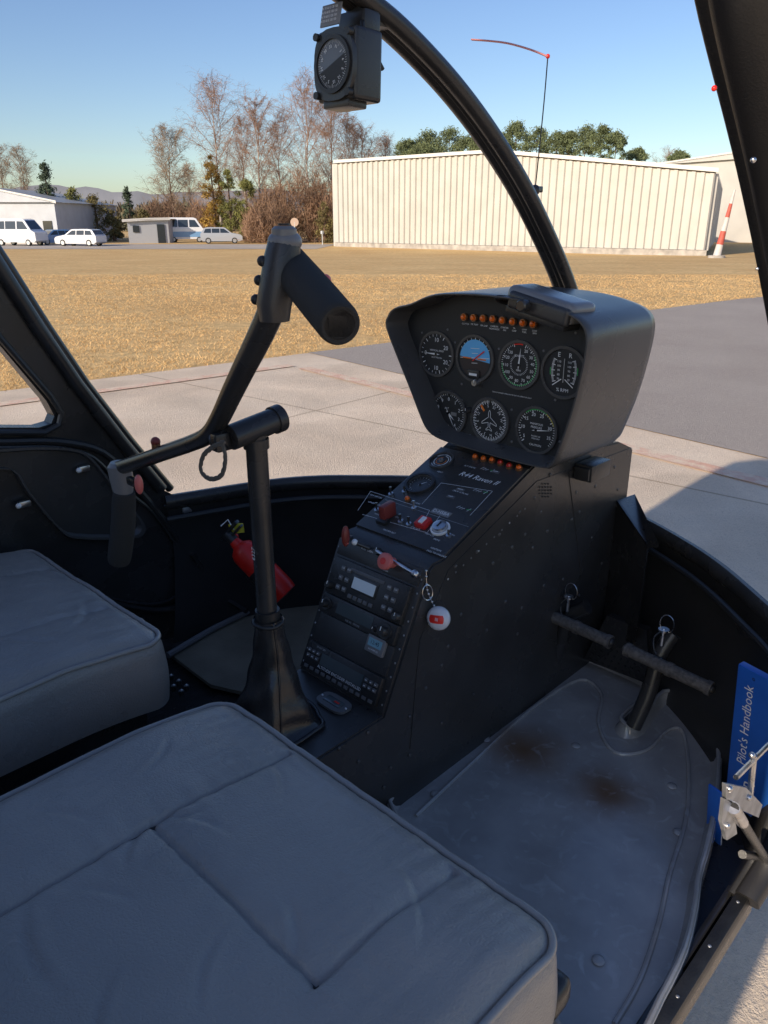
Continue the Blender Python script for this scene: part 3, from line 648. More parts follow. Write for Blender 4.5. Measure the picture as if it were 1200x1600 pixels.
def plate(pts): mb.prism([hy(x,y,CR) for x,y in pts],(0,-.0012,0),BLK2)
plate([(700,890),(838,752),(884,735),(905,905),(812,1010),(760,1060),(640,1170),(655,1000)])
plate([(888,736),(985,700),(975,790),(958,880),(908,905)])
fin(mb,'console_body',CO)
mb=MB(); q=hy(926,733,.622); mb.box(q,(.066,.034,.03),BLK,.004); mb.box(q+V((-.036,0,0)),(.006,.028,.022),RUB,.001); fin(mb,'junction_box',CO)
mb=MB(); a=[hy(964,782,.638),hy(992,772,.638),hy(1030,850,.5),hy(1012,852,.53)]; mb.prism(a,(0,0,-.006),BLK); mb.prism([a[0],a[3],a[3]+V((0,0,-.2)),a[0]+V((0,0,-.3))],(.006,0,0),BLK)
fin(mb,'nose_brace',HE)
def frame(o,ey):
    ex=V((0,-1,0)); ey=V(ey).normalized(); ez=ex.cross(ey)
    M=Matrix((( ex.x,ey.x,ez.x,o[0]),(ex.y,ey.y,ez.y,o[1]),(ex.z,ey.z,ez.z,o[2]),(0,0,0,1))); return M
MR=frame((.667,.733,-.665),(.095,0,.2)); MU=frame((.792,.733,-.459),(.215,0,.088)); MP=frame((1.03,.733,0),(0,0,1)); MBs=frame((.55,.733,-.665),(1,0,0))
def knob(mb,x,y,r,h,m,z=0,base=None):
    if base: mb.rev([(1e-6,z),(r*1.5,z),(r*1.5,z+h*.25),(1e-6,z+h*.25)],base,20,Matrix.Translation((x,y,0)))
    mb.rev([(r,z),(r,z+h*.8),(r*.85,z+h),(1e-6,z+h)],m,20,Matrix.Translation((x,y,0)))
    mb.box((x,y+r*.5,z+h+.0003),(r*.15,r*.8,.0006),WHT)
def R4(mbname,x0,x1,y0,y1,h,m,bev=.0015):
    mb=MB(MR); mb.box(((x0+x1)/2,(y0+y1)/2,h/2),(x1-x0,y1-y0,h),m,bev); return mb
mb=R4('',-.0905,.0905,.004,.218,.003,BLK2); 
for sx in (-.086,.086):
    for i in range(10): mb.sph((sx,.015+i*.021,.003),.0016,ALU,5,(1,1,.4))
fin(mb,'rack_plate',CO)
mb=R4('',-.079,.079,.010,.052,.011,BLK); mb.box((.0,.034,.0112),(.09,.018,.001),LCDD); mb.text('ALTITUDE ENCODER INSTALLED',.0064,0,.0215,.0117,WHT)
for i in range(12): mb.box((-.07+i*.0127,.0135,.0118),(.008,.005,.002),KEY,.0006)
for sx in (-.062,.062):
    for dx in (-.0095,0,.0095):
        mb.box((sx+dx,.039,.012),(.007,.0055,.003),KEY,.001); mb.box((sx+dx,.0305,.012),(.007,.0055,.003),KEY,.001)
        mb.box((sx+dx,.039,.0138),(.003,.001,.0004),WHT); mb.box((sx+dx,.0305,.0138),(.003,.001,.0004),WHT)
mb.text('ID ALT SBY',.004,-.05,.048,.0117,DWHT)
fin(mb,'transponder',CO,label='black transponder reading ALTITUDE ENCODER INSTALLED')
mb=R4('',-.079,.079,.054,.099,.006,BLK2); fin(mb,'blank_plate',CO)
cx,cy=onframe(MR,594,1009)
mb=MB(MR); mb.box((cx,cy,.009),(.036,.026,.008),GRYM,.003); mb.box((cx,cy+.003,.0132),(.026,.012,.001),mat('blue lcd',(.25,.45,.5),.2)); mb.text('12:45',.008,cx,cy+.003,.014,mat('lcd digits',(.01,.02,.03),.5)); mb.text('ALL PURPOSE',.0032,cx,cy-.0075,.0135,WHT); fin(mb,'digital_timer',CO)
mb=R4('',-.079,.079,.101,.131,.012,BLK); mb.box((-.006,.118,.0122),(.076,.018,.001),LCDD); mb.text('VOL SQ    PHONE',.0038,-.005,.105,.0127,DWHT)
knob(mb,-.066,.116,.0065,.012,GLOSS,.012,BLK2); knob(mb,.060,.116,.0075,.014,GLOSS,.012,BLK2); knob(mb,.040,.112,.004,.008,GLOSS,.012,BLK2)
fin(mb,'radio',CO,label='black audio panel with round knobs')
mb=R4('',-.079,.079,.133,.19,.012,BLK); mb.box((-.004,.163,.0124),(.054,.024,.002),GLOSS,.001); mb.box((-.004,.163,.0137),(.046,.017,.001),LCD); mb.box((-.004,.180,.0124),(.07,.005,.002),KEY,.001)
bt=iter(['CDI','OBS','MSG','FPL','ENT','CLR']*3)
for sx in (-1,1):
    for i in range(3):
        for j in range(2):
            mb.box((sx*(.042+.013*j)-.003+.004,.147+i*.015,.0125),(.0085,.0075,.003),KEY,.001)
            mb.text(next(bt),.0035,sx*(.042+.013*j)+.001,.1475+i*.015,.0143,WHT)
for i in range(5): mb.box((-.026+i*.011,.141,.0125),(.008,.006,.003),KEY,.001)
knob(mb,-.070,.145,.006,.01,GLOSS,.012); knob(mb,.073,.143,.006,.01,GLOSS,.012)
fin(mb,'radio',CO,label='black radio with lit grey display and buttons')
mb=R4('',-.085,.085,.193,.219,.005,BLK2); mb.text('PUSH  CABIN HEAT',.0042,-.02,.215,.0056,WHT); mb.text('OPEN',.004,.02,.197,.0056,WHT)
fin(mb,'control_strip',CO)
x,y=onframe(MR,580,857); mb=MB(MR); mb.cyl((x,y,.004),(x-.018,y+.002,.02),.0035,GLOSS,10); mb.sph((x-.018,y+.002,.02),.005,WHT,8); fin(mb,'switch',CO)
mb=MB(MR); knob(mb,x+.02,y,.006,.008,BLK,.004); fin(mb,'knob',CO)
x,y=onframe(MR,617,880); mb=MB(MR)
mb.cyl((x-.03,y+.008,.012),(x+.05,y-.002,.014),.0028,STL,10)
mb.rev([(1e-6,.004),(.008,.004),(.008,.018),(.0125,.020),(.0125,.026),(.009,.028),(1e-6,.028)],PINK,24,Matrix.Translation((x,y,0))); mb.rev([(1e-6,.0285),(.005,.0285),(.005,.0292),(1e-6,.0292)],RED,16,Matrix.Translation((x,y,0)))
mb.sph((x+.052,y-.002,.015),.0062,STL,10); mb.cyl((x+.052,y-.002,.0),(x+.052,y-.002,.015),.0035,STL,10)
fin(mb,'locking_knob',CO,label='faded red round knob with steel lever')
mb=MB(); a=hx(556,842,.79); b_=hx(541,838,.74); mb.cyl(a,b_,.0035,STL,10); 
mb.sph(hx(540,838,.735),.010,BRNK,12,(.7,.55,1.7)); mb.cyl(hx(538,836,.735),hx(541,850,.735),.004,PINK,8); fin(mb,'mixture_lever',CO)
mb=MB(MU); mb.box((0,0.116,.0015),(.182,.226,.003),BLK2,.001)
for y in (.072,): mb.line((-.086,y),(.086,y),.0005,.0032,DWHT)
def U(px,py): return onframe(MU,px,py)
for pts in ([(560,800),(580,770),(672,800),(655,832)],[(660,790),(690,757),(770,770),(735,808)],[(567,806),(668,835),(690,806)]):
    q=[U(*p) for p in pts]
    for i in range(len(q)-1): mb.line(q[i],q[i+1],.0006,.0033,WHT)
x,y=U(748,750); mb.text('R44 Raven II',.0150,x,y,.0034,WHT,math.radians(0),.3)
x,y=U(690,804); mb.box((x,y,.0035),(.036,.012,.001),GRYM); mb.text('D-HSBA',.0092,x,y,.0042,WHT)
for s,px,py in (('MAG',590,806),('CLUTCH',625,812),('STROBE',649,828),('NAV LTS',672,838),('BEACON',650,788),('MASTER BAT',609,833),('IGNITION',682,861),('PULL TO UNLOCK',683,868),('LANDING LIGHT',588,790),('GOV OFF ON',588,778),('ALT STATIC',735,732),('ON IF 15 IN HG',720,772),('HEAT',688,740),('PRIME',683,846),('BOTH',706,838)):
    x,y=U(px,py); mb.text(s,.0045,x,y,.0034,WHT)
for px,py,w in ((775,740,.014),(720,768,.016),(705,779,.014)):
    x,y=U(px,py); mb.box((x,y,.0035),(w,.006,.0008),KEY); mb.line((x-w*.3,y),(x+w*.3,y+.001),.001,.0045,WHT)
for k,(px,py) in enumerate(((762,736),(751,770),(725,797))):
    x,y=U(px,py); 
    for i in range(3): mb.line((x-.012+.005*i,y-.003),(x-.008+.005*i,y+.003-.001*i),.0008,.0035,WHT)
    mb.line((x+.006,y),(x+.014,y+.001),.0016,.0036,GRN); mb.line((x+.009,y-.004),(x+.012,y+.004),.0008,.0036,WHT)
fin(mb,'switch_panel',CO,label='sloped black switch panel with white lettering')
def gbase(M,c,r,depth=.004,fm=FACE):
    mb=MB(M); mb.ring(c,r*1.06,r*.94,.0,depth,HOOD,40); mb.disc(c,r*.95,.0016,fm,36); return mb
def ticks(mb,c,r,a0,a1,n,l,w,m=WHT,z=.0022,maj=0,lm=0):
    for i in range(n+1):
        a=math.radians(a0+(a1-a0)*i/n); ll=lm if maj and i%maj==0 else l
        mb.line((c[0]+math.sin(a)*(r-ll),c[1]+math.cos(a)*(r-ll)),(c[0]+math.sin(a)*r,c[1]+math.cos(a)*r),w*(1.9 if maj and i%maj==0 else 1.2),z,m)
def arc(mb,c,r,a0,a1,w,m,z=.0023,n=14):
    for i in range(n):
        a=math.radians(a0+(a1-a0)*i/n); b=math.radians(a0+(a1-a0)*(i+1)/n)
        mb.line((c[0]+math.sin(a)*r,c[1]+math.cos(a)*r),(c[0]+math.sin(b)*r,c[1]+math.cos(b)*r),w,z,m)
def nums(mb,c,r,lst,sz):
    for s,a in lst:
        a=math.radians(a); mb.text(s,sz*1.08,c[0]+math.sin(a)*r,c[1]+math.cos(a)*r,.0024,WHT)
def needle(mb,c,L_,a,w=.0018,m=WHT,tail=.3):
    a=math.radians(a); dx,dy=math.sin(a),math.cos(a)
    p=[(c[0]-dy*w,c[1]+dx*w,.0032),(c[0]+dx*L_,c[1]+dy*L_,.0032),(c[0]+dy*w,c[1]-dx*w,.0032),(c[0]-dx*L_*tail,c[1]-dy*L_*tail,.0032)]
    mb.add(p,[(0,1,2,3)],m); mb.rev([(1e-6,.003),(.0022,.003),(.0022,.0045),(1e-6,.0045)],BLK,12,Matrix.Translation((c[0],c[1],0)))
c=U(690,722); mb=gbase(MU,c,.021,.006)
for k in range(3): arc(mb,c,.017-.004*k,-60+60*k,230+60*k,.0016,WHT if k<2 else ORG,z=.0030)
mb.ring(c,.004,.002,.003,.006,GRYM,20); fin(mb,'clock',CO)
c=U(657,759); mb=gbase(MU,c,.022,.006,mat('blue glass dial',(.28,.40,.44),.1,coat=1)); ticks(mb,c,.019,0,360,20,.003,.0008,z=.003); needle(mb,c,.014,40,.001); mb.ring(c,.0265,.022,.003,.008,GLOSS,28); mb.disc(c,.0205,.0026,MATS['blue glass dial'],28); fin(mb,'clock',CO)
def lamp(M,x,y,m,par,r=.0052):
    mb=MB(M); mb.ring((x,y),r,r*.78,.002,.007,BRS,16); mb.rev([(r*.78,.004),(r*.76,.008),(r*.5,.0105),(1e-6,.011)],m,14,Matrix.Translation((x,y,0))); return fin(mb,'warning_light',par)
x,y=U(638,784); lamp(MU,x,y,AMB,CO)
def toggle(px,py,col=STL,h=.016):
    x,y=U(px,py); mb=MB(MU); mb.rev([(1e-6,.003),(.0045,.003),(.0045,.006),(1e-6,.006)],STL,8,Matrix.Translation((x,y,0))); mb.tube([(x,y,.006),(x-.001,y+.004,h)],[.0014,.0024],col,8); fin(mb,'toggle_switch',CO)
for px,py in ((590,800),(627,818),(648,797),(640,822),(612,775)): toggle(px,py,GLOSS if px!=648 else STL)
x,y=U(607,812); mb=MB(MU); mb.box((x,y+.004,.016),(.013,.028,.024),BRNK,.003,Matrix.Rotation(-.25,3,'X')); mb.box((x,y-.012,.006),(.02,.012,.008),RUB,.001); fin(mb,'guarded_switch',CO,label='tall maroon switch guard')
x,y=U(663,822); mb=MB(MU); mb.box((x,y,.007),(.021,.021,.01),REDG,.002); mb.box((x,y,.0125),(.008,.014,.003),WHT,.001); fin(mb,'guarded_switch',CO,label='bright red square rocker switch')
x,y=U(689,829); mb=MB(MU); mb.ring((x,y),.0155,.0125,.003,.006,WHT,28); mb.rev([(.0118,.003),(.0112,.012),(.008,.013),(1e-6,.013)],STL,28,Matrix.Translation((x,y,0))); mb.box((x,y,.0135),(.002,.011,.001),RUB); fin(mb,'ignition_switch',CO)
for px,py in ((633,771),(702,840)): toggle(px,py,GLOSS,.012)
x,y=onframe(MBs,522,1101); mb=MB(MBs)
mb.prism([(x+math.copysign(abs(math.cos(a))**.6,math.cos(a))*.029,y+math.copysign(abs(math.sin(a))**.6,math.sin(a))*.016,.001) for a in [2*math.pi*k/24 for k in range(24)]],(0,0,.004),KEY)
mb.box((x,y,.0055),(.034,.014,.002),LCDD,.001); mb.box((x+.006,y,.0067),(.010,.003,.0004),RED); mb.sph((x-.025,y,.005),.0022,STL,6); mb.sph((x+.025,y,.005),.0022,STL,6)
fin(mb,'hour_meter',CO)
# ---------------------------------------------------------------- instrument panel
IP=root('instrument_panel',(1.03,.74,-.36),None,None,parent=HE)
ho=[(602,512),(604,494),(614,481),(640,474),(664,463),(690,458),(740,458),(790,463),(840,472),(880,485),(905,498),(918,516),(919,545),(908,600),(893,655),(872,712),(862,730),(848,733),(800,722),(750,708),(705,694),(680,684),(666,672),(656,652),(640,610),(622,565)]
ring=smooth([hx(x,y,.985) for x,y in ho],3,True); c=sum(ring,V())/len(ring)
def sc(rg,f,x): 
    return [V((x,c.y+(p.y-c.y)*f,c.z+(p.z-c.z)*f)) for p in rg]
mb=MB()
mb.loft([sc(ring,.93,1.03),sc(ring,.955,.995),sc(ring,.975,.985),sc(ring,.99,.985),sc(ring,1.0,.990),sc(ring,1.0,1.0),sc(ring,.995,1.18),sc(ring,.975,1.20),sc(ring,.93,1.205)],HOOD,False,True)
fin(mb,'panel_hood',IP,label='satin black rounded instrument housing',sharp=50)
mb=MB(); mb.poly(sc(ring,.95,1.0295),FACE); mb.M=MP
def PF(px,py): return onframe(MP,px,py)
for s,px,py in (('CLUTCH',728,506),('MR TEMP',742,507),('MR CHIP',757,509),('CARBON',773,510),('MONOXIDE',773,514),('STARTER',789,512),('ON',789,516),('TR',804,513),('CHIP',804,517),('LOW',820,515),('FUEL',820,519),('LOW',836,517),('RPM',836,521),('THIS ROTORCRAFT APPROVED FOR DAY VFR OPERATION ONLY',800,617)):
    x,y=PF(px,py); mb.text(s,.0037 if py<600 else .0026,x,y,.0012,WHT)
for px,py in ((660,520),(712,535),(780,545),(850,548),(656,590),(722,600),(868,625),(665,625),(722,625),(735,680),(800,690),(800,640),(875,690),(700,515),(900,520)):
    x,y=PF(px,py); mb.sph((x,y,.001),.0022,KEY,6,(1,1,.5))
fin(mb,'panel_face',IP)
for i,(px,py) in enumerate(((728,495),(743,496),(758,497),(773,498),(788,500),(804,502),(820,504),(836,506))):
    x,y=PF(px,py); lamp(MP,x,y,AMB,IP,.0060)
for i,(px,py) in enumerate(((749,713),(762,716),(775,718),(788,722),(802,727),(817,730))):
    x,y=onframe(MU,px,py); lamp(MU,x,y-.010,AMB if i in(0,1,2,5) else REDL,CO,.0060)
G=.0370
c=PF(683,553); mb=gbase(MP,c,G); ticks(mb,c,.034,90,450-60,20,.004,.0007,maj=5,lm=.006); nums(mb,c,.024,(('10',0),('20',60),('10',180),('20',120),('0',270)),.0095); mb.text('VERTICAL SPEED',.0042,c[0]+.001,c[1]+.006,.0024,WHT); mb.text('100 FT PER MIN',.0035,c[0]+.001,c[1]-.006,.0024,WHT); needle(mb,c,.027,270); fin(mb,'gauge',IP,label='vertical speed indicator')
c=PF(743,560); mb=gbase(MP,c,G); mb.disc(c,.031,.002,SKYB,24,-.15,math.pi-.15+.1); mb.disc(c,.031,.0019,mat('ground brown',(.05,.035,.03),.5),24,math.pi-.05,2*math.pi-.15)
for k,w in ((.008,.012),(.016,.018),(-.008,.012)): mb.line((c[0]-w/2,c[1]+k),(c[0]+w/2,c[1]+k+.001),.0008,.0024,WHT)
mb.line((c[0]-.03,c[1]-.001),(c[0]+.03,c[1]+.003),.0009,.0024,WHT); mb.line((c[0]-.024,c[1]),(c[0]-.006,c[1]),.0022,.0034,ORG); mb.line((c[0]+.006,c[1]),(c[0]+.024,c[1]),.0022,.0034,ORG); mb.line((c[0]-.004,c[1]-.004),(c[0]+.02,c[1]+.014),.002,.0034,RED)
mb.box((c[0],c[1]-.025,.003),(.024,.012,.004),BLK,.001); mb.box((c[0],c[1]-.026,.0054),(.016,.004,.001),WHT); ticks(mb,c,.034,-60,60,8,.003,.0008)
fin(mb,'gauge',IP,label='attitude indicator with blue sky half')
mb=MB(MP); x,y=PF(747,597); knob(mb,x,y,.006,.012,STL,0); fin(mb,'knob',IP)
c=PF(812,570); mb=gbase(MP,c,G); ticks(mb,c,.034,20,340,52,.003,.0006,maj=4,lm=.005); arc(mb,c,.0325,60,270,.0012,GRN); arc(mb,c,.0325,-20,10,.002,RED)
nums(mb,c,.0255,(('20',28),('30',58),('40',82),('50',108),('60',132),('70',158),('80',186),('90',212),('100',238),('110',264),('120',292),('130',315)),.0064); mb.text('KNOTS',.0055,c[0],c[1]+.014,.0024,WHT); ticks(mb,c,.017,40,330,30,.003,.0005); mb.text('MPH',.0045,c[0],c[1]-.009,.0024,WHT); needle(mb,c,.028,5,.0016); fin(mb,'gauge',IP,label='airspeed indicator in knots')
c=PF(882,582); mb=gbase(MP,c,G*1.03); mb.text('E     R',.010,c[0],c[1]+.026,.0024,WHT); mb.text('% RPM',.0075,c[0],c[1]-.027,.0024,WHT)
for s in (-1,1):
    cc=(c[0]-s*.030,c[1]+.002); ticks(mb,cc,.052,s*90-20,s*90+20,20,.0035,.0006,maj=5,lm=.006); arc(mb,cc,.0535,s*90-8,s*90+4,.0014,GRN)
    mb.line((c[0]+s*.003,c[1]-.010),(c[0]+s*.018,c[1]-.021),.0014,.003,WHT)
    for k,t in enumerate(('110','100','90','80','70')): mb.text(t,.0046,c[0]+s*.009,c[1]+.016-k*.0066,.0026,WHT)
mb.box((c[0],c[1]+.003,.0025),(.0008,.036,.001),DWHT)
fin(mb,'gauge',IP,label='dual engine and rotor tachometer')
c=PF(702,645); mb=gbase(MP,c,G); ticks(mb,c,.034,0,360,50,.003,.0006,maj=5,lm=.0055); nums(mb,c,.0245,[(str(i),i*36) for i in range(10)],.0078); mb.text('ALT',.005,c[0]-.004,c[1]+.008,.0024,WHT); mb.box((c[0]+.012,c[1],.0024),(.012,.006,.001),GRYM); needle(mb,c,.028,150,.0012); needle(mb,c,.018,128,.002); fin(mb,'gauge',IP,label='altimeter')
c=PF(766,657); mb=gbase(MP,c,G); ticks(mb,c,.034,0,360,72,.0035,.0007,maj=2,lm=.006)
for i,t in enumerate(('N','3','6','E','12','15','S','21','24','W','30','33')):
    a=math.radians(170+i*30); mb.text(t,.0065,c[0]+math.sin(a)*.0245,c[1]+math.cos(a)*.0245,.0024,WHT,-a)
def pl(pts): 
    for i in range(len(pts)-1): mb.line((c[0]+pts[i][0],c[1]+pts[i][1]),(c[0]+pts[i+1][0],c[1]+pts[i+1][1]),.0009,.003,WHT)
pl([(0,.018),(.002,.014),(.002,.006),(.015,-.004),(.015,-.007),(.002,-.003),(.0015,-.011),(.006,-.015),(.006,-.017),(0,-.015),(-.006,-.017),(-.006,-.015),(-.0015,-.011),(-.002,-.003),(-.015,-.007),(-.015,-.004),(-.002,.006),(-.002,.014),(0,.018)])
mb.line((c[0]-.018,c[1]+.024),(c[0]-.011,c[1]+.015),.004,.0032,ORG); fin(mb,'gauge',IP,label='directional gyro with aircraft outline')
for px,py in ((728,683),(735,640)):
    mb=MB(MP); x,y=PF(px,py); knob(mb,x,y,.005,.014,GLOSS,0); fin(mb,'knob',IP)
c=PF(839,672); mb=gbase(MP,c,G); ticks(mb,c,.034,-130,60,25,.003,.0007,maj=5,lm=.0055); nums(mb,c,.0255,(('5',-120),('10',-85),('15',-50),('20',-15),('25',20),('30',75),('35',110)),.0072); ticks(mb,c,.034,60,130,10,.003,.0007); arc(mb,c,.0335,-40,30,.0016,GRN); arc(mb,c,.0335,30,70,.0016,YEL)
mb.text('MANIFOLD',.0048,c[0],c[1]+.010,.0024,WHT); mb.text('PRESSURE',.0048,c[0],c[1]+.0045,.0024,WHT); mb.text('INCHES OF',.0034,c[0],c[1]-.010,.0024,WHT); mb.text('MERCURY',.0034,c[0],c[1]-.014,.0024,WHT); mb.text('CAUTION',.005,c[0],c[1]-.0245,.0024,WHT); needle(mb,c,.028,82,.0012); fin(mb,'gauge',IP,label='manifold pressure gauge')
# device on the hood
mb=MB(); M_=Matrix.Translation(hx(855,480,1.02))@Matrix.Rotation(math.radians(11),4,'X')@Matrix.Rotation(math.radians(-4),4,'Z'); mb.M=M_
SIL=mat('silver grey plastic',(.22,.215,.21),.22,bs=600,bd=.1)
mb.box((.006,0,.005),(.066,.124,.032),SIL,.014,seg=5); mb.box((-.026,-.004,.001),(.014,.112,.026),BLK2,.007,seg=4); mb.box((.0,0,-.014),(.055,.11,.012),BLK,.003)
mb.rev([(1e-6,0),(.0095,0),(.0095,.012),(.007,.014),(1e-6,.014)],GLOSS,16,Matrix.Translation((-.034,.014,.001))@Matrix.Rotation(-math.pi/2,4,'Y'))
mb.tube(smooth([(-.03,.05,.002),(-.036,.070,-.002),(-.01,.078,-.012),(.03,.072,-.018)],4),.0035,RUB,8)
fin(mb,'intercom_unit',IP,label='grey rounded electronic unit on top of the hood')
# ---------------------------------------------------------------- cyclic
CY=root('cyclic_stick',(.55,.742,-.665),None,None,parent=HE)
mb=MB(); pc=V((.55,.743,-.665)); mb.cyl(pc,(.55,.745,-.245),.0135,BLK,20); mb.cyl((.55,.743,-.50),(.55,.743,-.485),.0165,RUB,20); mb.cyl((.55,.745,-.262),(.55,.745,-.25),.016,BLK,20)
fin(mb,'post',CY)
mb=MB(frame((.5358,.745,-.40),(0,0,1))); mb.text('6327',.009,0,.0,.001,WHT,math.pi/2); fin(mb,'part_number',CY)
mb=MB(); a=hy(360,684,.745); b_=hy(432,655,.745); mb.cyl(a,b_,.0155,BLK,22); mb.cyl(b_-(b_-a)*.08,b_+(b_-a)*.09,.0175,BLK,22)
mb.cyl(b_+(b_-a)*.09,b_+(b_-a)*.1,.0125,RUB,20); fin(mb,'pivot_tube',CY)
arm=[(178,734),(215,722),(260,706),(300,692),(326,679),(343,655),(362,615),(384,570),(404,530),(420,495),(428,470)]
ap=smooth([hx(x,y,.505) for x,y in arm],4); n=len(ap)
mb=MB(); mb.tube(ap,[.0105+.0035*min(1,max(0,(i-n*.3)/(n*.5))) for i in range(n)],BLK,16)
q=hx(243,690,.505); mb.sph(q,.0065,BRNK,8); mb.cyl(q,q+V((0,0,-.012)),.006,BRS,8)
a=hx(358,684,.512); b_=hx(338,690,.505); mb.cyl(a,b_,.014,BLK,14); mb.box(hx(344,690,.5),(.02,.014,.022),BLK,.004)
fin(mb,'arm',CY,label='curved black control arm')
CAB=mat('braided cable',(.16,.14,.11),.8,bs=900,bd=1)
mb=MB(); cl=smooth([hx(x,y,.488) for x,y in ((346,690),(352,715),(346,742),(328,748),(314,735),(318,712),(334,698),(350,692))],8)
for ph in (0,2.09,4.19): mb.tube([p+V((0,math.cos(i*.8+ph),math.sin(i*.8+ph)))*.0016 for i,p in enumerate(cl)],.0018,CAB,6)
fin(mb,'cable',CY)
mb=MB(); h0=hx(428,478,.505); h1=hx(440,408,.515); h2=hx(445,378,.52)
mb.tube([h0+V((0,0,-.015)),h0,h1,h2],[.0155,.018,.0185,.0165],BLK2,18); mb.sph(h2,.0175,GRYM,12,(1,1,.7))
mb.rev([(.0,0),(.0125,0),(.0125,.006),(.009,.009),(1e-6,.009)],GRYM,20,Matrix.Translation(h2+V((-.002,-.002,.006)))); mb.rev([(1e-6,0),(.006,0),(.006,.002),(1e-6,.002)],RUB,16,Matrix.Translation(h2+V((-.002,-.002,.0155))))
for px,py in ((410,408),(405,438),(400,468)):
    q=hx(px,py,.50); mb.sph(q,.0055,RUB,10); mb.cyl(q,q+V((.015,-.01,0)),.004,BRS,8)
fin(mb,'grip_head',CY)
mb=MB(); g0=ray(449,410)*.00068; g1=ray(531,508)*.00055; ax=(g1-g0).normalized(); ln=(g1-g0).length
Mg=Matrix.Translation(g0)@ax.to_track_quat('Z','Y').to_matrix().to_4x4()
mb.rev([(1e-6,-.012),(.012,-.012),(.0185,-.004),(.0205,.01),(.0205,ln*.4),(.0200,ln*.7),(.0192,ln-.006),(.0184,ln-.001),(.0165,ln+.001),(.0138,ln)],FOAM,36,Mg)
mb.rev([(.0138,ln),(.0132,ln-.003),(.0130,ln-.035),(1e-6,ln-.036)],RUB,26,Mg); mb.rev([(.0120,ln-.010),(.0108,ln-.010),(.0105,ln-.034)],GRYM,20,Mg)
fin(mb,'grip',CY,label='black foam hand grip with open end',sharp=60)
mb=MB(); q=ray(508,438)*.00061; mb.sph(q,.006,PINK,8); fin(mb,'trigger',CY)
mb=MB(); a=hx(186,728,.505); mb.tube([a+V((0,0,.006)),a,hx(190,748,.505),hx(193,772,.505)],[.012,.017,.0165,.014],GRYM,16)
fin(mb,'grip_head',CY)
mb=MB(); a=hx(194,768,.505);b_=hx(186,876,.500); mb.tube(smooth([a,(a+b_)/2+V((0,-.004,0)),b_],5),[.0155,.0165,.0172,.0172,.0175,.018,.018,.0182,.018,.0178,.0165],FOAM,20); fin(mb,'grip',CY,label='black foam grip hanging down')
mb=MB(); mb.sph(hx(217,757,.49),.006,PINK,8,(1,1,2.4)); mb.box(hx(207,752,.495),(.01,.02,.012),BLK,.003); fin(mb,'trigger',CY)
mb=MB(); rings=[]
for i in range(41):
    t=i/40; z=-.497-(.168)*t; r=.0180+.012*t+.025*t**2.4
    if t>.95: r+=.004
    rg=[]
    for k in range(64):
        a=2*math.pi*k/64; f=1+.05*math.sin(3*a+6*t)*t
        f+=.035*math.sin(24*t+2.6*math.cos(a+.6)+1.6*math.sin(2*a))*(1-t*.35)
        f+=.12*noise.noise(V((math.cos(a)*1.8,math.sin(a)*1.8,t*4)))*(.3+t)
        ca,sa=math.cos(a),math.sin(a); e=1-.35*t
        rg.append(V((.55+.003*math.sin(5*t)+math.copysign(abs(ca)**e,ca)*r*f*1.05,.743+math.copysign(abs(sa)**e,sa)*r*f*1.05,z)))
    rings.append(rg)
mb.loft(rings,BOOT); mb.tube([p+V((0,0,.004)) for p in rings[-1]],.003,BOOT,8,closed=True); mb.tube([V((p.x,p.y,-.503)) for p in rings[0]],.003,RUB,8,closed=True)
mb.tube([rg[45] for rg in rings],.0016,BOOT,6); 
fin(mb,'gaiter',CY,label='black leather gaiter around the stick base',sharp=0)
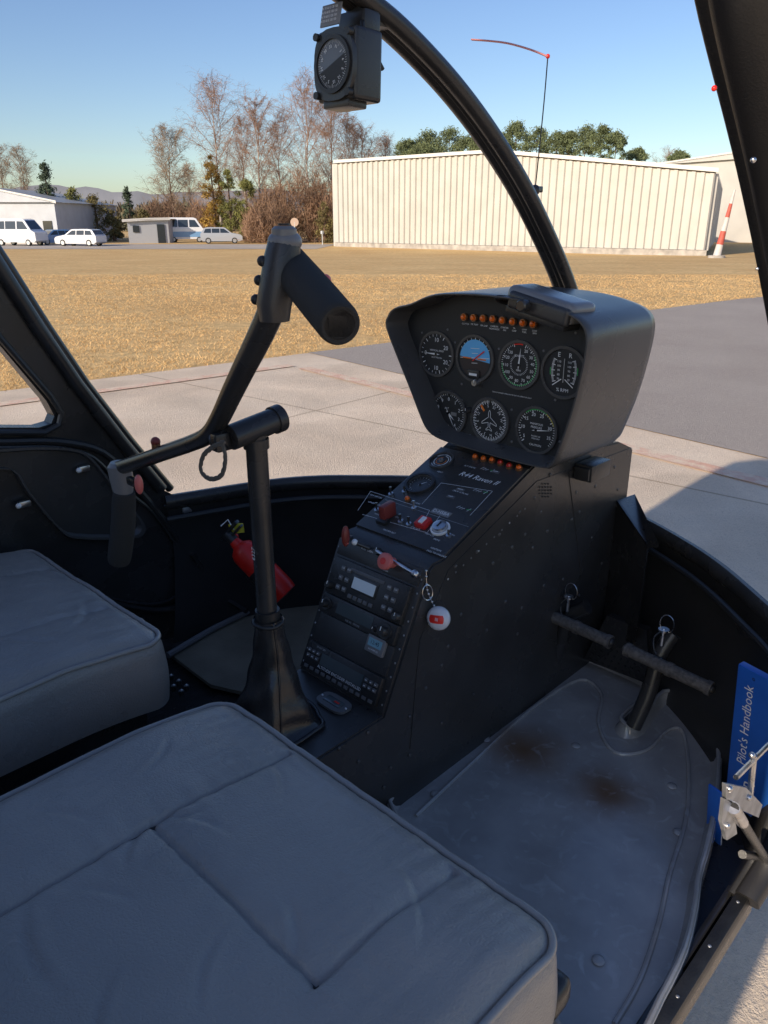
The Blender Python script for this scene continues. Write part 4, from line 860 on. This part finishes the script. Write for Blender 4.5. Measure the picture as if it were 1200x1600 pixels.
# ---------------------------------------------------------------- seats
def cushion(mb,cx,cy,hxw,hyw,top,th,r,seams=(),T=None,nx=150,ny=130,pipe=True,seed=0,crown=.004,creases=()):
    S=r*math.pi/2+(th-r); ax=hxw-r; ay=hyw-r
    us=np.linspace(-(ax+S),ax+S,nx); vsn=np.linspace(-(ay+S),ay+S,ny)
    def pos(u,v,fine=True):
        cu=max(-ax,min(ax,u)); cv=max(-ay,min(ay,v)); ou,ov=u-cu,v-cv; Ld=math.hypot(ou,ov)
        z=crown*(1-(cu/ax)**2)*(1-(cv/ay)**2)
        z-=.012*max(0,(cu/ax-.5)/.5)**2
        x,y=cu,cv
        if Ld>1e-9:
            Lc=min(Ld,S); d0,d1=ou/Ld,ov/Ld
            if Lc<r*math.pi/2: th_=Lc/r; x+=d0*r*math.sin(th_); y+=d1*r*math.sin(th_); z-=r*(1-math.cos(th_))
            else:
                bul=math.sin((Lc-r*math.pi/2)/(th-r)*math.pi)*.003
                x+=d0*(r+bul); y+=d1*(r+bul); z-=r+(Lc-r*math.pi/2)
        pk=0
        for (axs,val,f0,f1,dp) in seams:
            q,w=(u,v) if axs=='x' else (v,u)
            wob=.0015*noise.noise(V((w*14,val*9,seed)))
            if f0-.004<w<f1+.004 and Ld<r*1.2:
                dq=abs(q-val-wob); 
                if fine: z-=dp*math.exp(-(dq/.0022)**2)+dp*.45*math.exp(-(dq/.012)**2)
                else: z-=dp*.45
                pk+=math.exp(-(dq/.028)**2)*noise.noise(V((w*70,q*10,seed)))
        n1=noise.noise(V((x*8+seed,y*8,1)))*.0035+noise.noise(V((x*22+y*8,y*12+seed,3)))*.0011+.0020*pk
        e=max(0,(x+.02)/ax)
        n1+=.0012*e*noise.noise(V((x*20,y*85,seed+5)))
        for (x0,y0,x1,y1,dp,wd) in creases:
            dx,dy=x1-x0,y1-y0; L2=dx*dx+dy*dy; t=((x-x0)*dx+(y-y0)*dy)/L2
            if -.1<t<1.1:
                qx,qy=x0+dx*t,y0+dy*t; ll=math.sqrt(L2)
                dd=((x-qx)*(-dy)+(y-qy)*dx)/ll+.10*ll*math.sin(t*3.1)
                if abs(dd)<wd*4: n1-=dp*math.exp(-(dd/wd)**2)*math.sin(max(0,min(1,t))*math.pi)-dp*.5*math.exp(-((dd-wd*1.6)/wd)**2)*math.sin(max(0,min(1,t))*math.pi)
        if Ld<S*.9: z+=n1
        return V((x,y,z))
    vs=[];fs=[]
    for u in us:
        for v in vsn: vs.append(pos(u,v))
    for i in range(nx-1):
        for j in range(ny-1): fs.append((i*ny+j,i*ny+j+1,(i+1)*ny+j+1,(i+1)*ny+j))
    T=T or Matrix.Translation((cx,cy,top)); old=mb.M; mb.M=T; mb.add(vs,fs,LEA)
    for (axs,val,f0,f1,dp) in seams:
        k=60; pts=[]
        for i in range(k+1):
            w=f0+(f1-f0)*i/k; wob=.0015*noise.noise(V((w*14,val*9,seed)))
            u,v=(val+wob,w) if axs=='x' else (w,val+wob)
            pts.append(pos(u,v,False)+V((0,0,-dp*.6)))
        mb.tube(pts,.0011,LEAD,5)
    if pipe:
        Lp=r*math.radians(52); loop=[]
        for s in range(240):
            t=s/240*4; k=int(t); w=(t-k)*2-1
            arcn=.25; e=1-arcn
            if abs(w)<e: m_=w/e; 
            else: m_=math.copysign(1,w)
            extra=0 if abs(w)<e else (abs(w)-e)/arcn*math.pi/4*math.copysign(1,w)
            if k==0: cu,cv,an=ax,ay*m_,extra
            elif k==1: cu,cv,an=-ax*m_*1,ay,math.pi/2+extra
            elif k==2: cu,cv,an=-ax,-ay*m_,math.pi+extra
            else: cu,cv,an=ax*m_,-ay,3*math.pi/2+extra
            loop.append(pos(cu+math.cos(an)*Lp,cv+math.sin(an)*Lp)+V((math.cos(an)*.0025,math.sin(an)*.0025,.0018)))
        mb.tube(loop,.0036,PIP,8,closed=True)
    mb.M=old
# leather: scattered fine creases as bump
nt=LEA.node_tree; N=nt.nodes; L=nt.links; b=N['Principled BSDF']; b.inputs['Coat Roughness'].default_value=.3
tc=N.new('ShaderNodeTexCoord'); mpp=N.new('ShaderNodeMapping'); mpp.inputs['Scale'].default_value=(14,9,10); L.new(tc.outputs['Object'],mpp.inputs['Vector'])
vo=N.new('ShaderNodeTexVoronoi'); vo.feature='DISTANCE_TO_EDGE'; vo.inputs['Scale'].default_value=9; 
dn=N.new('ShaderNodeTexNoise'); dn.inputs['Scale'].default_value=5; dn.inputs['Detail'].default_value=4; L.new(mpp.outputs['Vector'],dn.inputs['Vector'])
mxv=N.new('ShaderNodeMixRGB'); mxv.inputs['Fac'].default_value=.35; L.new(mpp.outputs['Vector'],mxv.inputs['Color1']); L.new(dn.outputs['Color'],mxv.inputs['Color2']); L.new(mxv.outputs['Color'],vo.inputs['Vector'])
mr=N.new('ShaderNodeMapRange'); mr.inputs['From Max'].default_value=.06; L.new(vo.outputs['Distance'],mr.inputs['Value'])
bp2=N.new('ShaderNodeBump'); bp2.inputs['Strength'].default_value=.3; bp2.inputs['Distance'].default_value=.001; L.new(mr.outputs['Result'],bp2.inputs['Height'])
old=b.inputs['Normal'].links[0].from_socket; L.new(old,bp2.inputs['Normal']); L.new(bp2.outputs['Normal'],b.inputs['Normal'])
def seat(x0,x1,y0,y1,top,label,seams,seed,nx,ny,cr):
    S_=root('seat',((x0+x1)/2,(y0+y1)/2,FL),None,None,parent=HE); S_['label']=label
    mb=MB(); cushion(mb,(x0+x1)/2,(y0+y1)/2,(x1-x0)/2,(y1-y0)/2,top,.115,.036,seams,seed=seed,nx=nx,ny=ny,creases=cr); fin(mb,'cushion',S_,sharp=0)
    mb=MB(); mb.box(((x0+x1)/2-.02,(y0+y1)/2,(FL+top-.09)/2),(x1-x0-.04,y1-y0-.03,top-.09-FL),BLK,.015); fin(mb,'seat_base',S_)
    mb=MB(); T=Matrix.Translation((x0-.03,(y0+y1)/2,top+.30))@Matrix.Rotation(math.radians(78),4,'Y')@Matrix.Rotation(math.pi,4,'Z')
    cushion(mb,0,0,.32,(y1-y0)/2,0,.1,.045,(),T,50,40,True,seed+3); fin(mb,'backrest',S_,sharp=0)
cy_=(.212+.712)/2; cx_=(-.12+.452)/2
cr1=[(.10,.10,.05,.06,.0024,.004),(.105,.10,.15,.07,.0022,.004),(.09,-.12,.13,-.06,.0022,.005),(.08,-.05,.02,-.10,.0018,.004),(-.02,.10,-.04,-.02,.0020,.006),(.00,-.02,-.05,-.09,.0017,.005),(.17,-.18,.23,-.10,.0020,.004),(.20,.03,.24,.10,.0017,.004),(.12,.16,.18,.20,.0020,.004),(.06,.13,.02,.19,.0020,.005),(.14,.02,.11,.09,.0016,.004),(.04,.02,.0,.08,.0016,.005)]
seat(-.12,.452,.212,.712,-.533,'grey leather seat cushion with piping and stitched seams',[('y',.555-cy_,-.28,.262,.0045),('y',.322-cy_,.262-cx_,.262,.0045),('x',.262-cx_,.322-cy_,.555-cy_,.005)],1,300,260,cr1)
seat(-.12,.485,.885,1.36,-.535,'grey leather seat cushion beside the far door',[('y',.1,-.25,.27,.003),('y',-.1,-.25,.27,.003),('x',.09,-.1,.1,.004)],9,170,150,[(.2,-.15,.26,-.05,.0025,.005),(.12,-.1,.18,-.17,.0022,.005),(.05,0,.12,.06,.0022,.005),(.15,.12,.2,.17,.002,.005)])
mb=MB(); mb.box((.10,.795,(FL-.665)/2),(.5,.165,FL*-1-.665),BLK,.008)
fin(mb,'seat_tunnel',HE)
for px,py in ((268,1062),(280,1070),(292,1078),(272,1078),(284,1086),(262,1072)):
    mb=MB(); q=hz(px,py,-.662); mb.rev([(.004,0),(.004,.008),(1e-6,.008)],RUB,10,Matrix.Translation(q)); mb.sph(q+V((0,0,.008)),.0022,ALU,6); fin(mb,'audio_jack',HE)
mb=MB(); pa=smooth([(.458,.66,-.66),(.470,.5,-.650),(.470,.36,-.652),(.465,.25,-.665)],8)
mb.tube(pa,.018,RUB,12); HV=mat('hi-vis thread',(.6,.75,.03),.5)
for i in range(len(pa)-1):
    if i%3!=2: mb.tube([pa[i]+V((.015,0,.012)),pa[i+1]+V((.015,0,.012))],.002,HV,6)
mb.box((.470,.240,-.668),(.04,.03,.035),BLK,.012,seg=3)
fin(mb,'harness_bag',label='black mesh strap bag with yellow stitching under the seat edge',cat='bag')
# ---------------------------------------------------------------- pedals
def pedal(pts,stalk,base,label):
    PD=root('pedal',base,None,None,parent=HE); PD['label']=label
    mb=MB(); a,b_=[hx(*p,1.12) for p in pts]; d=b_-a
    mb.cyl(a,b_,.0108,TAN,20); 
    for t in (.0,.5,.94): mb.tube([a+d*t,a+d*(t+.06)],.0124,TAN,18)
    mb.sph(a,.0105,STL,8,(.8,.6,.8)); mb.sph(b_,.0105,RUB,8,(.8,.6,.8)); fin(mb,'pedal_bar',PD)
    mb=MB(); mb.tube(smooth(stalk,4),.0135,BLK,16); fin(mb,'pedal_arm',PD)
    return PD
PA=pedal([(845,955),(955,1004)],[hx(858,1058,1.16),hx(876,1000,1.15),hx(888,965,1.145),hx(918,948,1.15)],hx(850,1060,1.16),'ribbed rubber rudder pedal bar on black arm')
PB_=pedal([(978,1014),(1112,1077)],[hx(990,1135,1.10),hx(1012,1085,1.12),hx(1030,1025,1.14),hx(1052,990,1.16)],hx(990,1130,1.10),'ribbed rubber rudder pedal bar with locking pin')
for PD,px,py in ((PA,888,940),(PB_,1036,992)):
    mb=MB(); q=hx(px,py,1.13); mb.cyl(q+V((0,0,-.02)),q+V((0,0,.012)),.003,STL,8); mb.rev([(1e-6,0),(.009,0),(.009,.003),(1e-6,.003)],STL,16,Matrix.Translation(q+V((0,0,.008))))
    loop=[q+V((0,.012*math.cos(a)-.004,.022+.016*math.sin(a))) for a in [2*math.pi*k/20 for k in range(20)]]; mb.tube(loop,.0008,STL,5,closed=True)
    mb.tube(smooth([q+V((0,0,.01)),q+V((0,.014,-.01)),q+V((.0,.01,-.035)),q+V((0,-.004,-.045))],5),.001,STL,5); fin(mb,'locking_pin',PD)
mb=MB(); a=[hx(912,1030,1.25),hx(948,962,1.25),hx(1010,985,1.25),hx(1015,1070,1.25)]; mb.prism(a,(.02,0,0),BLK)
for i in range(9):
    for j in range(4):
        q=a[0]+(a[3]-a[0])*(.08+.1*i)+(a[1]-a[0])*(.06+.11*j); mb.rev([(1e-6,0),(.0028,0),(.0028,.001),(1e-6,.001)],FACE,8,Matrix.Translation(q+V((-.001,0,0)))@Matrix.Rotation(-math.pi/2,4,'Y'))
fin(mb,'heater_duct',HE)
# door hinge hardware
mb=MB()
def W(px,py,y=.185): return hy(px,py,y)
mb.prism([W(1128,1222),W(1160,1228),W(1186,1255),W(1180,1275),W(1150,1262),W(1128,1245)],(0,-.004,0),ALU)
mb.prism([W(1126,1245),W(1140,1250),W(1146,1300),W(1130,1310),W(1122,1280)],(0,-.004,0),ALU)
mb.cyl(W(1150,1215),W(1205,1160),.003,STL,8); mb.cyl(W(1146,1262,.178),W(1215,1372,.178),.0055,BLK,12); mb.cyl(W(1146,1262,.178),W(1160,1285,.178),.0066,STL,12)
mb.cyl(W(1178,1180),W(1172,1240),.0035,STL,8); mb.cyl(W(1160,1335),W(1200,1340),.005,BLK,10)
for px,py in ((1140,1232),(1170,1246),(1136,1290),(1175,1180)): mb.sph(W(px,py,.180),.0035,STL,8)
fin(mb,'door_hinge',HE,label='bright metal door hinge bracket and gas strut')
# ---------------------------------------------------------------- loose items
def book(p,ex,h_,w,txt,label,th=.012):
    p=V(p); ex=V(ex).normalized(); ey=V(h_); h=ey.length; ey=(ey-ex*ey.dot(ex)).normalized(); ez=ex.cross(ey)
    M=Matrix(((ex.x,ey.x,ez.x,p.x),(ex.y,ey.y,ez.y,p.y),(ex.z,ey.z,ez.z,p.z),(0,0,0,1)))
    R=root('handbook',p,label,'book'); mb=MB(M); mb.box((w/2,h/2,-th/2),(w,h,th),BLU,.002)
    for t,s,x,y,m in txt: mb.text(t,s,w*x,h*y,.0006,m,math.pi/2)
    fin(mb,'cover',R); mb=MB(M); mb.box((w/2+.001,h/2,-th/2),(w-.002,h-.002,th*.6),WHT); fin(mb,'pages',R)
b1=ray(1153,1037)*.0009; up_=V((-.03,.009,.25))
book(b1-up_,(-.28,-.96,.0),up_,.085,[("Pilot's Handbook",.0205,.25,.62,WHT),("o",.010,.30,.955,RUB),("R",.026,.45,.22,WHT)],"blue pilot's handbook tucked in the side pocket")
b1=ray(1106,1225)*.00093; up_=V((-.02,.006,.12))
book(b1-up_,(-.28,-.96,.0),up_,.026,[("UC",.012,.5,.16,WHT)],'thin blue booklet behind the side pocket',.004)
# fire extinguisher
FE=root('fire_extinguisher',hz(425,935,FL),'small red fire extinguisher with yellow tag strapped beside console','fire extinguisher')
k=.00131; a=ray(372,852)*k; b_=ray(440,922)*k; ax=(b_-a).normalized(); ln=(b_-a).length; M_=Matrix.Translation(a)@ax.to_track_quat('Z','Y').to_matrix().to_4x4()
mb=MB(M_); mb.rev([(.011,-.012),(.013,0),(.024,.008),(.029,.02),(.0295,ln-.004),(.027,ln+.012),(1e-6,ln+.014)],RED,24); fin(mb,'cylinder',FE)
mb=MB(M_); mb.rev([(.030,ln*.5),(.0305,ln*.5),(.0305,ln*.5+.016),(.030,ln*.5+.016)],BLK,24); mb.box((.0,-.032,ln*.55),(.02,.01,.03),BLK,.003); fin(mb,'strap',FE)
mb=MB(M_); mb.cyl((0,0,-.034),(0,0,-.01),.011,BLK,12); mb.box((0,.01,-.034),(.014,.06,.007),BLK,.002); mb.box((0,.014,-.022),(.012,.055,.005),BLK,.002); mb.sph((.012,0,-.018),.008,RED,8); fin(mb,'valve',FE)
mb=MB(); mb.prism([ray(*p)*k for p in ((358,820),(380,818),(382,832),(362,834))],(0,.003,0),YEL); mb.tube([ray(345,822)*k,ray(356,812)*k,ray(366,828)*k],.0015,WHT,5); fin(mb,'tag',FE)
mb=MB(); mb.tube([hy(300,865,1.36),ray(345,930)*.00146,ray(385,955)*.00142],.006,BLK,8); fin(mb,'floor_brace',HE)
# key tag
KT=root('key_tag',hy(668,915,.636),'round white and red key fob hanging by a chain','key tag')
mb=MB(); pts=smooth([hy(x,y,.634) for x,y in ((666,892),(667,918),(672,934),(679,948))],5); 
for p in pts[::2]: mb.sph(p,.0018,STL,6)
mb.tube(pts,.0007,STL,5)
mb.tube([hy(668+8*math.cos(a),926+12*math.sin(a),.632) for a in [2*math.pi*i/16 for i in range(16)]],.0008,STL,5,closed=True); fin(mb,'chain',KT)
q=hy(685,966,.622); M_=Matrix.Translation(q)@Matrix.Rotation(math.radians(-72),4,'Z')@Matrix.Rotation(math.radians(75),4,'X')
TW=mat('fob white plastic',(.72,.72,.74),.2,coat=.5)
mb=MB(M_); mb.rev([(1e-6,-.010),(.0130,-.009),(.0170,-.005),(.0178,0),(.0168,.004),(.0125,.0075),(.006,.0090),(1e-6,.0093)],TW,28)
vs=[];fs=[]; 
def dome(x,y): 
    r=math.hypot(x,y)/.0178; return .0096-.0078*r**2.6
nX=16
for i in range(nX+1):
    x=-.0145+.029*i/nX
    for j in range(5):
        y=-.006+.012*j/4+.10*x; 
        if math.hypot(x,y)>.0172: s_=.0172/math.hypot(x,y); vs.append((x*s_,y*s_,dome(x*s_,y*s_)+.0006))
        else: vs.append((x,y,dome(x,y)+.0006))
for i in range(nX):
    for j in range(4): fs.append((i*5+j,(i+1)*5+j,(i+1)*5+j+1,i*5+j+1))
mb.add(vs,fs,RED); mb.text('III',.007,.001,.0,.0108,WHT); fin(mb,'fob',KT,sharp=0)
# ---------------------------------------------------------------- compass on bow
CM=root('magnetic_compass',hy(545,40,YC),None,None,parent=HE)
cc=hy(522,101,YC+.003); Mc=Matrix.Translation(cc)@Matrix.Rotation(math.radians(2),4,'Y')@frame((0,0,0),(0,0,1))@Matrix.Scale(.89,4); mb=MB(Mc)
mb.box((0,0,-.028),(.074,.084,.05),BLK,.006,seg=3)
pr=[(math.copysign(abs(math.cos(a))**.7,math.cos(a))*.037,math.copysign(abs(math.sin(a))**.7,math.sin(a))*.042,-.006) for a in [2*math.pi*k/28 for k in range(28)]]
mb.prism(pr,(0,0,.008),BLK); mb.ring((0,0),.034,.029,.002,.005,RUB,36)
for sx in (-1,1):
    for sy in (-1,1): mb.cyl((sx*.030,sy*.034,-.002),(sx*.030,sy*.034,.006),.0048,RUB,10)
mb.box((0,.052,-.045),(.05,.03,.03),BLK,.004); mb.box((0,-.044,-.02),(.05,.012,.034),BLK,.003)
fin(mb,'housing',CM)
mb=MB(Mc); mb.disc((0,0),.0292,.0025,mat('compass glass grey',(.16,.165,.17),.2),30); mb.disc((0,0),.0285,.0028,FACE,28,math.radians(200),math.radians(385)); ticks(mb,(0,0),.0275,0,360,60,.003,.0005,DWHT,.0031,5,.005)
for i,t in enumerate(('N','3','6','E','12','15','S','21','24','W','30','33')):
    a=math.radians(i*30+20); mb.text(t,.0055,math.sin(a)*.0205,math.cos(a)*.0205,.0033,WHT,-a)
fin(mb,'compass_card',CM)
mb=MB(Mc); mb.box((-.010,.058,-.004),(.036,.026,.002),GRYM,.0005,Matrix.Rotation(-.2,3,'X'))
for i in range(4): mb.text('N 30 60 E 120 150',.0038,-.010,.066-.005*i,-.0022+.001*i,WHT)
fin(mb,'deviation_card',CM)
mb=MB(); mb.tube(smooth([cc+V((.05,-.01,.045)),hy(575,22,YC),hy(567,45,YC-.02),cc+V((.06,-.02,.0))],5),.0028,RUB,8); mb.box(cc+V((.058,0,.055)),(.05,.03,.02),BLK,.004); fin(mb,'bracket',CM)
YS=root('yaw_string',hy(836,298,YC),None,None,parent=HE)
mb=MB(); xw=1.20; a=hx(836,296,xw); b_=hx(856,88,xw); mb.tube(smooth([a,hx(840,260,xw),hx(850,160,xw),b_],5),.0011,RUB,6); mb.sph(hx(836,297,xw-.03),.0085,BLK,10); mb.box(a,(.02,.02,.01),BLK,.002); mb.sph(b_,.0035,RED,8); fin(mb,'wire',YS)
mb=MB(); st=smooth([hx(x,y,xw) for x,y in ((857,89),(830,78),(795,68),(765,64),(738,62))],6)
mb.tube(st,.0044,mat('pale red ribbon',(.75,.3,.27),.6),8,flat=.35); fin(mb,'streamer',YS)
# ================================================================ LIGHT + CAMERA
EL=math.radians(23)
sun=bpy.data.lights.new('sun','SUN'); sun.energy=5; sun.angle=math.radians(.5); sun.color=(1,.86,.69)
so=bpy.data.objects.new('sun',sun); COL.objects.link(so)
trav=V((math.cos(EL),.045,-math.sin(EL))); so.rotation_euler=trav.to_track_quat('-Z','Y').to_euler(); so.location=(-5,0,6)
w=bpy.data.worlds.new('World'); bpy.context.scene.world=w; w.use_nodes=True; nt=w.node_tree
sk=nt.nodes.new('ShaderNodeTexSky'); sk.sky_type='NISHITA'; sk.sun_disc=False; sk.sun_elevation=EL; sk.sun_rotation=math.radians(270-2.6); sk.air_density=1.0; sk.dust_density=.7; sk.ozone_density=2.6
hs=nt.nodes.new('ShaderNodeHueSaturation'); hs.inputs['Saturation'].default_value=1.1; hs.inputs['Hue'].default_value=.512
bg=nt.nodes['Background']; bg.inputs['Strength'].default_value=.15; nt.links.new(sk.outputs['Color'],hs.inputs['Color']); nt.links.new(hs.outputs['Color'],bg.inputs['Color'])
cam=bpy.data.cameras.new('camera'); co=bpy.data.objects.new('camera',cam); COL.objects.link(co)
cam.sensor_fit='VERTICAL'; cam.sensor_height=36; cam.lens=27; cam.clip_start=.02; cam.clip_end=20000
R3=Matrix((RT,UP,-FW)).transposed(); co.matrix_world=Matrix.Translation((0,0,HC))@R3.to_4x4()
sc_=bpy.context.scene; sc_.camera=co
sc_.view_settings.view_transform='Standard'; sc_.view_settings.look='None'; sc_.view_settings.exposure=0
